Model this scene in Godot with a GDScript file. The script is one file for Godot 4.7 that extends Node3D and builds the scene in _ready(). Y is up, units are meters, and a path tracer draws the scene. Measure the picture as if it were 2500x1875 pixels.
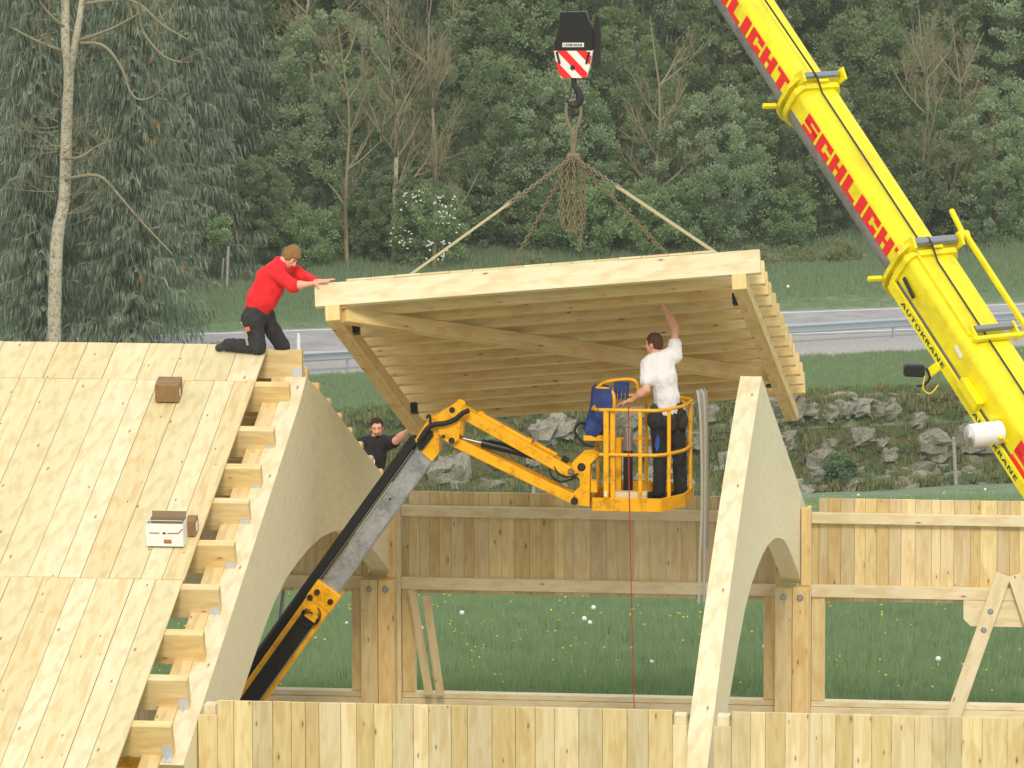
extends Node3D
# A timber hall going up: a crane lowers a roof panel onto arched frames, three builders guide it.

var rng := RandomNumberGenerator.new()
var M := {}
var wood := []
var deckwood := []
var used := {}

# ---------------------------------------------------------------- mesh building
class MB:
	var v := PackedVector3Array()
	var n := PackedVector3Array()
	var t := PackedVector2Array()
	var c := PackedColorArray()
	var col := Color.WHITE
	var paint := false
	func tri(a: Vector3, b: Vector3, d: Vector3, na: Vector3, nb: Vector3, nd: Vector3, ua := Vector2.ZERO, ub := Vector2.ZERO, ud := Vector2.ZERO) -> void:
		var g := (b - a).cross(d - a)
		if g.dot(na + nb + nd) > 0.0:
			v.append_array([a, d, b]); n.append_array([na, nd, nb]); t.append_array([ua, ud, ub])
		else:
			v.append_array([a, b, d]); n.append_array([na, nb, nd]); t.append_array([ua, ub, ud])
		if paint:
			c.append_array([col, col, col])
	func quad(a: Vector3, b: Vector3, d: Vector3, e: Vector3, nn: Vector3, ua := Vector2.ZERO, ub := Vector2.ZERO, ud := Vector2.ZERO, ue := Vector2.ZERO) -> void:
		tri(a, b, d, nn, nn, nn, ua, ub, ud)
		tri(a, d, e, nn, nn, nn, ua, ud, ue)
	func fquad(a: Vector3, b: Vector3, d: Vector3, e: Vector3, away: Vector3) -> void:
		var nn := (b - a).cross(d - a)
		if nn.length() < 1e-9:
			nn = (d - a).cross(e - a)
		nn = nn.normalized()
		if nn.dot((a + b + d + e) * 0.25 - away) < 0.0:
			nn = -nn
		quad(a, b, d, e, nn)
	func box(x: Transform3D, s: Vector3, ch := 0.0, uo := Vector2.ZERO) -> void:
		var h := s * 0.5
		var la := 0
		if s.y >= s.x and s.y >= s.z: la = 1
		elif s.z >= s.x and s.z >= s.y: la = 2
		for ax in 3:
			var b := (ax + 1) % 3
			var d := (ax + 2) % 3
			if d == la or (la == ax and s[d] > s[b]):
				var q := b; b = d; d = q
			for sg in [-1.0, 1.0]:
				var nn := Vector3.ZERO; nn[ax] = sg
				var P := []
				var U := []
				for k in [[-1, -1], [1, -1], [1, 1], [-1, 1]]:
					var q := Vector3.ZERO
					q[ax] = sg * h[ax]; q[b] = k[0] * (h[b] - ch); q[d] = k[1] * (h[d] - ch)
					P.append(x * q); U.append(uo + Vector2(q[b], q[d] + ax * 0.37 + sg * 0.11))
				quad(P[0], P[1], P[2], P[3], (x.basis * nn).normalized(), U[0], U[1], U[2], U[3])
		if ch <= 0.0:
			return
		for ax in 3:
			var b := (ax + 1) % 3
			var d := (ax + 2) % 3
			for sb in [-1.0, 1.0]:
				for sd in [-1.0, 1.0]:
					var p1 := Vector3.ZERO; p1[b] = sb * h[b]; p1[d] = sd * (h[d] - ch)
					var p2 := Vector3.ZERO; p2[b] = sb * (h[b] - ch); p2[d] = sd * h[d]
					var l := Vector3.ZERO; l[ax] = h[ax] - ch
					var nn := Vector3.ZERO; nn[b] = sb; nn[d] = sd
					quad(x * (p1 - l), x * (p1 + l), x * (p2 + l), x * (p2 - l), (x.basis * nn).normalized(), uo + Vector2(-h[ax], p1[b]), uo + Vector2(h[ax], p1[b]), uo + Vector2(h[ax], p1[b] + ch), uo + Vector2(-h[ax], p1[b] + ch))
		for a in [-1.0, 1.0]:
			for b in [-1.0, 1.0]:
				for d in [-1.0, 1.0]:
					var g := Vector3(a, b, d)
					var nn := (x.basis * g).normalized()
					tri(x * Vector3(a * h.x, b * (h.y - ch), d * (h.z - ch)), x * Vector3(a * (h.x - ch), b * h.y, d * (h.z - ch)), x * Vector3(a * (h.x - ch), b * (h.y - ch), d * h.z), nn, nn, nn, uo, uo, uo)
	func tube(p: Array, r: Array, sides := 8, cap := true) -> void:
		var m := p.size()
		var rings := []
		var up := Vector3.UP
		var prev := Vector3.ZERO
		var dist := 0.0
		for i in m:
			var d: Vector3 = (p[min(i + 1, m - 1)] - p[max(i - 1, 0)]).normalized()
			if prev == Vector3.ZERO:
				up = Vector3.UP if absf(d.y) < 0.9 else Vector3.RIGHT
			var s := d.cross(up).normalized()
			up = s.cross(d).normalized()
			prev = d
			if i > 0: dist += (p[i] - p[i - 1]).length()
			var ring := []
			var rr: float = r[min(i, r.size() - 1)]
			for k in sides + 1:
				var a := TAU * k / sides
				var nn := s * cos(a) + up * sin(a)
				ring.append([p[i] + nn * rr, nn, Vector2(dist, float(k) / sides * TAU * rr)])
			rings.append(ring)
		for i in m - 1:
			for k in sides:
				var a = rings[i][k]; var b = rings[i][k + 1]; var d = rings[i + 1][k + 1]; var e = rings[i + 1][k]
				tri(a[0], b[0], d[0], a[1], b[1], d[1], a[2], b[2], d[2])
				tri(a[0], d[0], e[0], a[1], d[1], e[1], a[2], d[2], e[2])
		if cap:
			for i in [0, m - 1]:
				var nn: Vector3 = (p[0] - p[1]).normalized() if i == 0 else (p[m - 1] - p[m - 2]).normalized()
				for k in sides:
					tri(p[i], rings[i][k][0], rings[i][k + 1][0], nn, nn, nn)
	func prism(poly: PackedVector2Array, x: Transform3D, depth: float) -> void:
		# poly lies in the x-y plane of the transform, extruded from -depth/2 to depth/2 along its z
		var ix := Geometry2D.triangulate_polygon(poly)
		for sg in [-1.0, 1.0]:
			var nn: Vector3 = (x.basis.z * sg).normalized()
			for i in range(0, ix.size(), 3):
				var P := []
				for k in 3:
					var q := poly[ix[i + k]]
					P.append(x * Vector3(q.x, q.y, sg * depth * 0.5))
				tri(P[0], P[1], P[2], nn, nn, nn, poly[ix[i]], poly[ix[i + 1]], poly[ix[i + 2]])
		var area := 0.0
		for i in poly.size():
			area += poly[i].cross(poly[(i + 1) % poly.size()])
		for i in poly.size():
			var a := poly[i]
			var b := poly[(i + 1) % poly.size()]
			var e := (b - a).normalized()
			var o := Vector2(e.y, -e.x) * signf(area)
			var nn := (x.basis * Vector3(o.x, o.y, 0)).normalized()
			var hd := depth * 0.5
			quad(x * Vector3(a.x, a.y, -hd), x * Vector3(b.x, b.y, -hd), x * Vector3(b.x, b.y, hd), x * Vector3(a.x, a.y, hd), nn, Vector2(0, 0), Vector2((b - a).length(), 0), Vector2((b - a).length(), depth), Vector2(0, depth))
	func done() -> ArrayMesh:
		var a := []
		a.resize(Mesh.ARRAY_MAX)
		a[Mesh.ARRAY_VERTEX] = v; a[Mesh.ARRAY_NORMAL] = n; a[Mesh.ARRAY_TEX_UV] = t
		if paint: a[Mesh.ARRAY_COLOR] = c
		var m := ArrayMesh.new()
		m.add_surface_from_arrays(Mesh.PRIMITIVE_TRIANGLES, a)
		return m

# ---------------------------------------------------------------- scene helpers
func rf(a: float, b: float) -> float: return rng.randf_range(a, b)
func numbered(s: String) -> String:
	var k: int = used.get(s, 0)
	used[s] = k + 1
	return s if k == 0 else "%s_%03d" % [s, k]
func tag(o: Node, label := "", category := "", group := "", kind := "") -> void:
	if label: o.set_meta("label", label)
	if category: o.set_meta("category", category)
	if group: o.set_meta("group", group)
	if kind: o.set_meta("kind", kind)
func thing(called: String, label: String, category: String, at: Vector3, group := "") -> Node3D:
	var o := Node3D.new()
	o.name = numbered(called)
	add_child(o)
	o.position = at
	tag(o, label, category, group)
	return o
func frame_of(o: Node) -> Transform3D:
	var x := Transform3D.IDENTITY
	while o != self and o != null:
		x = (o as Node3D).transform * x
		o = o.get_parent()
	return x
func put(parent: Node, called: String, mesh: Mesh, mat: Material, at := Transform3D.IDENTITY) -> MeshInstance3D:
	var o := MeshInstance3D.new()
	o.name = numbered(called) if parent == self else called
	o.mesh = mesh
	o.material_override = mat
	parent.add_child(o, true)
	o.transform = frame_of(parent).affine_inverse() * at
	return o
func piece(parent: Node, called: String, at: Transform3D, size: Vector3, mat: Material, ch := 0.0) -> MeshInstance3D:
	var b := MB.new()
	b.box(Transform3D.IDENTITY, size, ch, Vector2(rf(0, 4), rf(0, 2)))
	return put(parent, called, b.done(), mat, at)
func along(a: Vector3, b: Vector3, up := Vector3.UP) -> Transform3D:
	var x := (b - a).normalized()
	var z := x.cross(up).normalized()
	return Transform3D(Basis(x, z.cross(x), z), (a + b) * 0.5)
func beam(parent: Node, called: String, a: Vector3, b: Vector3, w: float, h: float, mat: Material, up := Vector3.UP, ch := 0.005) -> MeshInstance3D:
	return piece(parent, called, along(a, b, up), Vector3((b - a).length(), h, w), mat, ch)
func boxat(parent: Node, called: String, lo: Vector3, hi: Vector3, mat: Material, ch := 0.004) -> MeshInstance3D:
	return piece(parent, called, Transform3D(Basis.IDENTITY, (lo + hi) * 0.5), (hi - lo).abs(), mat, ch)
func pipe(parent: Node, called: String, p: Array, r: float, mat: Material, sides := 8) -> MeshInstance3D:
	var b := MB.new()
	b.tube(p, [r], sides)
	return put(parent, called, b.done(), mat)
func plate(parent: Node, called: String, poly: Array, z: float, depth: float, mat: Material) -> MeshInstance3D:
	var b := MB.new()
	b.prism(PackedVector2Array(poly), Transform3D(Basis.IDENTITY, Vector3(0, 0, z)), depth)
	return put(parent, called, b.done(), mat)
func smooth_path(p: Array, per := 5) -> Array:
	var o := []
	for i in p.size() - 1:
		var a: Vector3 = p[max(i - 1, 0)]; var b: Vector3 = p[i]; var c: Vector3 = p[i + 1]; var d: Vector3 = p[min(i + 2, p.size() - 1)]
		for k in per:
			o.append(b.cubic_interpolate(c, a, d, float(k) / per))
	o.append(p[-1])
	return o
func disc_xf(at: Vector3, axis: Vector3) -> Transform3D:
	var y := axis.normalized()
	var x := y.cross(Vector3.UP if absf(y.y) < 0.9 else Vector3.RIGHT).normalized()
	return Transform3D(Basis(x, y, x.cross(y)), at)
func bolt(parent: Node, called: String, at: Vector3, axis: Vector3, r: float, h: float, mat: Material) -> MeshInstance3D:
	var m := MB.new()
	var y := axis.normalized()
	m.tube([at - y * h * 0.5, at + y * h * 0.3, at + y * h * 0.5], [r, r, r * 0.7], 10)
	return put(parent, called, m.done(), mat)
func letters(parent: Node, called: String, words: String, x: Transform3D, height: float, width: float, mat: Material, bold := true) -> void:
	var tm := TextMesh.new()
	var sf := SystemFont.new()
	sf.font_names = PackedStringArray(["Droid Sans"])
	sf.font_weight = 700 if bold else 400
	var f := FontVariation.new()
	f.base_font = sf
	f.variation_embolden = 0.0
	f.spacing_glyph = 1
	tm.font = f
	tm.text = words
	tm.font_size = 64
	tm.pixel_size = 0.01
	tm.depth = 0.5
	var bb := tm.get_aabb()
	var o := MeshInstance3D.new()
	o.name = called
	o.mesh = tm
	o.material_override = mat
	parent.add_child(o, true)
	var sc := Vector3(width / bb.size.x, height / bb.size.y, 0.006)
	o.transform = frame_of(parent).affine_inverse() * x * Transform3D(Basis.from_scale(sc), Vector3.ZERO) * Transform3D(Basis.IDENTITY, -bb.get_center())

# heavy block capitals built from bars; each entry is [x0, y0, x1, y1] in a unit cell
const BLOCK := {"S": [[0, 0.76, 1, 1], [0, 0.5, 0.36, 0.76], [0, 0.38, 1, 0.62], [0.64, 0.24, 1, 0.5], [0, 0, 1, 0.24]], "C": [[0, 0, 0.4, 1], [0.4, 0.76, 1, 1], [0.4, 0, 1, 0.24], [0.62, 0.62, 1, 0.76], [0.62, 0.24, 1, 0.38]], "H": [[0, 0, 0.38, 1], [0.62, 0, 1, 1], [0.38, 0.38, 0.62, 0.62]], "L": [[0, 0, 0.42, 1], [0.42, 0, 1, 0.25]], "I": [[0, 0, 1, 1]], "T": [[0, 0.75, 1, 1], [0.3, 0, 0.7, 0.75]]}
func block_letters(parent: Node, words: String, x: Transform3D, height: float, cell: float, m: Material) -> void:
	# x: middle of the line; each letter is its own mesh
	var widths := []
	var total := 0.0
	for ch in words:
		var w := cell * (0.42 if ch == "I" else 0.86)
		widths.append(w)
		total += w + cell * 0.14
	var at := -total * 0.5
	for i in words.length():
		var b := MB.new()
		for r in BLOCK[words[i]]:
			var p0 := Vector2(at + r[0] * widths[i], (r[1] - 0.5) * height)
			var p1 := Vector2(at + r[2] * widths[i], (r[3] - 0.5) * height)
			b.box(x * Transform3D(Basis.IDENTITY, Vector3((p0.x + p1.x) * 0.5, (p0.y + p1.y) * 0.5, 0)), Vector3(p1.x - p0.x, p1.y - p0.y, 0.004))
		put(parent, "letter", b.done(), m)
		at += widths[i] + cell * 0.14

# ---------------------------------------------------------------- materials
func mat(col: Color, rough := 0.7, metal := 0.0) -> StandardMaterial3D:
	var m := StandardMaterial3D.new()
	m.albedo_color = col
	m.roughness = rough
	m.metallic = metal
	return m
func noise_img(seed_: int, w: int, h: int, freq: float, oct := 3) -> Image:
	var f := FastNoiseLite.new()
	f.seed = seed_
	f.frequency = freq
	f.fractal_octaves = oct
	return f.get_seamless_image(w, h)
func wood_tex(seed_: int, a: Color, b: Color, knots: int, stain: Color, grain := 1.6) -> ImageTexture:
	var W := 512
	var H := 256
	var g1 := noise_img(seed_, 24, 256, 0.14, 4); g1.resize(W, H, Image.INTERPOLATE_CUBIC)
	var g2 := noise_img(seed_ + 7, 20, 64, 0.09, 3); g2.resize(W, H, Image.INTERPOLATE_CUBIC)
	var g3 := noise_img(seed_ + 13, 56, 48, 0.06, 3); g3.resize(W, H, Image.INTERPOLATE_CUBIC)
	var im := Image.create(W, H, false, Image.FORMAT_RGB8)
	var r := RandomNumberGenerator.new()
	r.seed = seed_
	var K := []
	for k in knots: K.append([r.randi_range(12, W - 12), r.randi_range(8, H - 8), r.randf_range(2.2, 5.0)])
	for y in H:
		for x in W:
			var s := g1.get_pixel(x, y).r * 0.55 + g2.get_pixel(x, y).r * 0.45
			var q := a.lerp(b, clampf((s - 0.30) * grain, 0.0, 1.0))
			q = q.lerp(stain, clampf((g3.get_pixel(x, y).r - 0.50) * 1.4, 0.0, 0.42))
			im.set_pixel(x, y, q)
	for k in K:
		var R: float = k[2]
		for y in range(int(k[1] - 3 * R), int(k[1] + 3 * R)):
			for x in range(int(k[0] - 4 * R), int(k[0] + 4 * R)):
				var d := Vector2((x - k[0]) / 1.5, y - k[1]).length() / R
				if d < 2.4:
					var px := posmod(x, W)
					var py := posmod(y, H)
					var e := im.get_pixel(px, py)
					var m := clampf(1.25 - d, 0.0, 1.0) * 0.7 + clampf(2.4 - d, 0.0, 1.0) * 0.14
					im.set_pixel(px, py, e.lerp(Color(0.40, 0.24, 0.12), m))
	return ImageTexture.create_from_image(im)
func wood_mat(tex: Texture2D, tint: Color, rough := 0.75) -> StandardMaterial3D:
	var m := mat(tint, rough)
	m.albedo_texture = tex
	m.uv1_scale = Vector3(0.5, 2.0, 1)
	return m
func patch_tex(seed_: int, cols: Array, freq := 0.02, size := 256) -> ImageTexture:
	var a := noise_img(seed_, size, size, freq, 5)
	var b := noise_img(seed_ + 5, size, size, freq * 5.0, 3)
	var im := Image.create(size, size, false, Image.FORMAT_RGB8)
	for y in size:
		for x in size:
			var s := clampf((a.get_pixel(x, y).r * 0.65 + b.get_pixel(x, y).r * 0.35 - 0.25) * 2.0, 0.0, 0.999) * (cols.size() - 1)
			var i := int(s)
			im.set_pixel(x, y, cols[i].lerp(cols[i + 1], s - i))
	return ImageTexture.create_from_image(im)
func tri_mat(tex: Texture2D, sc: float, rough := 0.9, tint := Color.WHITE) -> StandardMaterial3D:
	var m := mat(tint, rough)
	m.albedo_texture = tex
	m.uv1_triplanar = true
	m.uv1_world_triplanar = true
	m.uv1_scale = Vector3.ONE * sc
	return m
func leaf_mat(back: Color) -> StandardMaterial3D:
	var m := mat(Color.WHITE, 0.75)
	m.vertex_color_use_as_albedo = true
	m.backlight_enabled = true
	m.backlight = back
	m.cull_mode = BaseMaterial3D.CULL_DISABLED
	return m
func make_materials() -> void:
	var t1 := wood_tex(11, Color(0.95, 0.90, 0.76), Color(0.90, 0.81, 0.61), 3, Color(0.85, 0.73, 0.52))
	var t2 := wood_tex(23, Color(0.95, 0.88, 0.69), Color(0.88, 0.77, 0.53), 6, Color(0.83, 0.69, 0.46))
	var t3 := wood_tex(37, Color(0.97, 0.94, 0.83), Color(0.94, 0.88, 0.73), 2, Color(0.87, 0.77, 0.58))
	var t4 := wood_tex(53, Color(0.95, 0.92, 0.81), Color(0.91, 0.87, 0.74), 0, Color(0.89, 0.84, 0.70), 0.8)
	for k in 5:
		var w := 0.87 + 0.03 * k
		wood.append(wood_mat(t2, Color(w, w * (0.97 + 0.008 * k), w * (0.90 + 0.02 * k))))
		wood.append(wood_mat(t1, Color(w, w * 0.985, w * 0.95)))
	for k in 6:
		var w := 0.885 + 0.012 * k
		deckwood.append(wood_mat([t3, t3, t1][k % 3], Color(w, w * 0.985, w * (0.885 + 0.01 * k))))
	M.pale = wood_mat(t3, Color(0.945, 0.935, 0.90))
	M.beam = wood_mat(t1, Color(0.95, 0.92, 0.84))
	M.gold = wood_mat(t2, Color(0.97, 0.94, 0.87))
	M.post = wood_mat(t2, Color(0.99, 0.95, 0.88))
	M.frame = wood_mat(t4, Color(1.0, 0.985, 0.93), 0.6)
	M.zinc = mat(Color(0.72, 0.75, 0.78), 0.42, 0.75)
	M.galv = mat(Color(0.80, 0.83, 0.86), 0.5, 0.2)
	M.steel = mat(Color(0.62, 0.63, 0.64), 0.35, 0.85)
	M.grey_boom = tri_mat(patch_tex(107, [Color(0.55, 0.56, 0.57), Color(0.68, 0.69, 0.70), Color(0.74, 0.75, 0.76)], 0.015), 0.8, 0.34)
	M.grey_boom.metallic = 0.5
	M.black = mat(Color(0.085, 0.08, 0.08), 0.45)
	M.rubber = mat(Color(0.07, 0.07, 0.075), 0.6)
	M.dark = mat(Color(0.16, 0.155, 0.15), 0.55)
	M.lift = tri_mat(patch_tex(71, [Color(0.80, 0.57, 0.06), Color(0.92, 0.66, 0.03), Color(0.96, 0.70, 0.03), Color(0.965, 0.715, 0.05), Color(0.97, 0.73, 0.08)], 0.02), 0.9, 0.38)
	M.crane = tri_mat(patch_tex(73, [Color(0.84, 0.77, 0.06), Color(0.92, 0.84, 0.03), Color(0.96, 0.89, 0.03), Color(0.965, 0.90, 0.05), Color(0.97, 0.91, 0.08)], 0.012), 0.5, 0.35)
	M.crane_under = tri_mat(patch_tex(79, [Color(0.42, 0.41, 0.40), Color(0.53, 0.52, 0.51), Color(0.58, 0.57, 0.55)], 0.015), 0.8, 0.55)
	M.red = mat(Color(0.93, 0.11, 0.10), 0.5)
	M.green_ink = mat(Color(0.14, 0.28, 0.16), 0.6)
	M.white = mat(Color(0.93, 0.93, 0.92), 0.55)
	M.cable = mat(Color(0.20, 0.22, 0.20), 0.6, 0.3)
	M.chain = tri_mat(patch_tex(83, [Color(0.40, 0.33, 0.25), Color(0.50, 0.46, 0.36), Color(0.58, 0.55, 0.46)], 0.05), 5.0, 0.6)
	M.strap = mat(Color(0.72, 0.68, 0.52), 0.8)
	M.card = tri_mat(patch_tex(87, [Color(0.52, 0.40, 0.26), Color(0.59, 0.46, 0.31)], 0.02), 1.5, 0.85)
	M.card_in = mat(Color(0.55, 0.48, 0.36), 0.85)
	M.blue = tri_mat(patch_tex(89, [Color(0.13, 0.20, 0.42), Color(0.18, 0.28, 0.55)], 0.02), 2.0, 0.75)
	M.skin = mat(Color(0.88, 0.66, 0.55), 0.55)
	M.asphalt = tri_mat(patch_tex(91, [Color(0.58, 0.575, 0.57), Color(0.63, 0.62, 0.615), Color(0.67, 0.66, 0.655)], 0.02), 0.12, 0.9)
	M.gravel = tri_mat(patch_tex(92, [Color(0.58, 0.57, 0.56), Color(0.65, 0.64, 0.62), Color(0.70, 0.69, 0.67)], 0.08), 0.3, 0.95)
	M.ground = tri_mat(patch_tex(93, [Color(0.36, 0.45, 0.32), Color(0.43, 0.51, 0.38), Color(0.48, 0.55, 0.42), Color(0.44, 0.49, 0.36)], 0.02), 0.11, 1.0)
	M.slab = tri_mat(patch_tex(96, [Color(0.66, 0.64, 0.60), Color(0.74, 0.72, 0.67)], 0.03), 0.3, 0.9)
	M.soil = tri_mat(patch_tex(94, [Color(0.28, 0.29, 0.17), Color(0.36, 0.37, 0.22), Color(0.42, 0.41, 0.28)], 0.03), 0.2, 1.0)
	M.rock = tri_mat(patch_tex(95, [Color(0.30, 0.29, 0.26), Color(0.49, 0.48, 0.44), Color(0.63, 0.62, 0.58), Color(0.42, 0.41, 0.30), Color(0.38, 0.38, 0.21)], 0.04), 0.8, 0.95)
	M.rock2 = tri_mat(patch_tex(97, [Color(0.33, 0.32, 0.30), Color(0.55, 0.54, 0.51), Color(0.68, 0.67, 0.64), Color(0.45, 0.44, 0.33), Color(0.40, 0.40, 0.26)], 0.04), 0.8, 0.95)
	M.concrete = tri_mat(patch_tex(99, [Color(0.56, 0.55, 0.52), Color(0.66, 0.65, 0.63)], 0.03), 1.0, 0.9)
	M.bark = tri_mat(patch_tex(101, [Color(0.24, 0.20, 0.16), Color(0.34, 0.30, 0.25), Color(0.42, 0.38, 0.32)], 0.04), 0.9, 0.95)
	M.birch = tri_mat(patch_tex(103, [Color(0.36, 0.34, 0.28), Color(0.66, 0.63, 0.56), Color(0.78, 0.75, 0.68), Color(0.70, 0.66, 0.54), Color(0.46, 0.42, 0.26)], 0.035), 0.34, 0.9)
	M.twig = tri_mat(patch_tex(105, [Color(0.49, 0.45, 0.36), Color(0.60, 0.57, 0.48), Color(0.54, 0.49, 0.30)], 0.05), 0.7, 0.9)
	M.leaf = leaf_mat(Color(0.9, 1.0, 0.6))
	M.needle = leaf_mat(Color(0.5, 0.55, 0.35))
	M.grass = leaf_mat(Color(0.9, 1.0, 0.6))
	M.cone = mat(Color(0.62, 0.38, 0.18), 0.8)
	M.flower = mat(Color(0.95, 0.85, 0.10), 0.8)
	M.blossom = mat(Color(0.90, 0.91, 0.88), 0.8)

# ---------------------------------------------------------------- terrain
const RC := Vector3(-13.25, -12.68, -126.4)          # a point on the road's middle line
const RE := Vector3(0.9272, 0, -0.3746)              # along the road
const RQ := Vector3(-0.3746, 0, -0.9272)             # across it, away from the hall
const PROFILE := [[-400.0, -3.4], [-107.0, -3.4], [-98.0, -4.2], [-60.0, -9.6], [-18.4, -15.7], [-17.2, -15.3], [-16.2, -13.4], [-15.4, -13.05], [-11.0, -12.86], [-9.0, -12.77], [-4.6, -12.76], [4.2, -12.74], [6.0, -12.8], [16.0, -12.6], [24.0, -11.4], [60.0, 2.0], [140.0, 24.0], [400.0, 60.0]]
var bump := FastNoiseLite.new()
func ground_q(x: float, z: float) -> float:
	return (Vector3(x, 0, z) - Vector3(RC.x, 0, RC.z)).dot(RQ)
func ground_y(x: float, z: float) -> float:
	var q := ground_q(x, z)
	var y := 60.0
	for i in PROFILE.size() - 1:
		if q < PROFILE[i + 1][0]:
			var a: Array = PROFILE[i]
			var b: Array = PROFILE[i + 1]
			y = lerpf(a[1], b[1], clampf((q - a[0]) / (b[0] - a[0]), 0.0, 1.0))
			break
	var amp := 0.0
	if q > -95.0 and q < -19.0: amp = 0.16
	elif q > -15.0 and q < -8.0: amp = 0.05
	elif q > 7.0: amp = 0.12 + clampf((q - 16.0) * 0.02, 0.0, 0.6)
	return y + bump.get_noise_2d(x, z) * amp
func on_road(s: float, q: float, h := 0.0) -> Vector3:
	var p := RC + RE * s + RQ * q
	p.y = ground_y(p.x, p.z) + h
	return p
func build_ground() -> void:
	var b := MB.new()
	var S := []
	var s := -260.0
	while s <= 260.0:
		S.append(s)
		s += 1.6 if absf(s) < 42.0 else 12.0
	var Q := []
	var q := -260.0
	while q <= 300.0:
		Q.append(q)
		if q < -112.0: q += 12.0
		elif q < -20.0: q += 2.0
		elif q < -14.4: q += 0.4
		elif q < 8.0: q += 1.4
		elif q < 70.0: q += 3.0
		else: q += 20.0
	var P := []
	for i in S.size():
		var row := PackedVector3Array()
		for k in Q.size(): row.append(on_road(S[i], Q[k]))
		P.append(row)
	var N := []
	for i in S.size():
		var row := PackedVector3Array()
		for k in Q.size():
			var du: Vector3 = P[min(i + 1, S.size() - 1)][k] - P[max(i - 1, 0)][k]
			var dv: Vector3 = P[i][min(k + 1, Q.size() - 1)] - P[i][max(k - 1, 0)]
			var nn := du.cross(dv).normalized()
			row.append(nn if nn.y > 0 else -nn)
		N.append(row)
	for i in S.size() - 1:
		for k in Q.size() - 1:
			b.tri(P[i][k], P[i + 1][k], P[i + 1][k + 1], N[i][k], N[i + 1][k], N[i + 1][k + 1])
			b.tri(P[i][k], P[i + 1][k + 1], P[i][k + 1], N[i][k], N[i + 1][k + 1], N[i][k + 1])
	tag(put(self, "ground", b.done(), M.ground), "", "", "", "structure")
	# bare earth floor inside the hall
	b = MB.new()
	b.quad(Vector3(-14, -3.37, 0.4), Vector3(16, -3.37, 0.4), Vector3(16, -3.37, -14), Vector3(-14, -3.37, -14), Vector3.UP)
	tag(put(self, "hall_floor", b.done(), M.slab), "", "", "", "structure")
	road_strip("road", -3.3, 3.3, 0.03, M.asphalt)
	road_strip("road_shoulder", -8.8, -3.3, 0.022, M.gravel)
	road_strip("road_edge_line", 2.75, 2.93, 0.036, M.white)
	road_strip("road_edge_line", -2.93, -2.75, 0.036, M.white)
func road_strip(called: String, q0: float, q1: float, h: float, m: Material) -> void:
	var b := MB.new()
	for i in 60:
		var s0 := -90.0 + i * 3.0
		var p := [RC + RE * s0 + RQ * q0, RC + RE * (s0 + 3) + RQ * q0, RC + RE * (s0 + 3) + RQ * q1, RC + RE * s0 + RQ * q1]
		for k in 4: p[k].y = -12.745 + h + (0.0 if absf([q0, q0, q1, q1][k]) < 4.2 else -0.03)
		b.quad(p[0], p[1], p[2], p[3], Vector3.UP)
	tag(put(self, called, b.done(), m), "", "", "", "structure")

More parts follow.
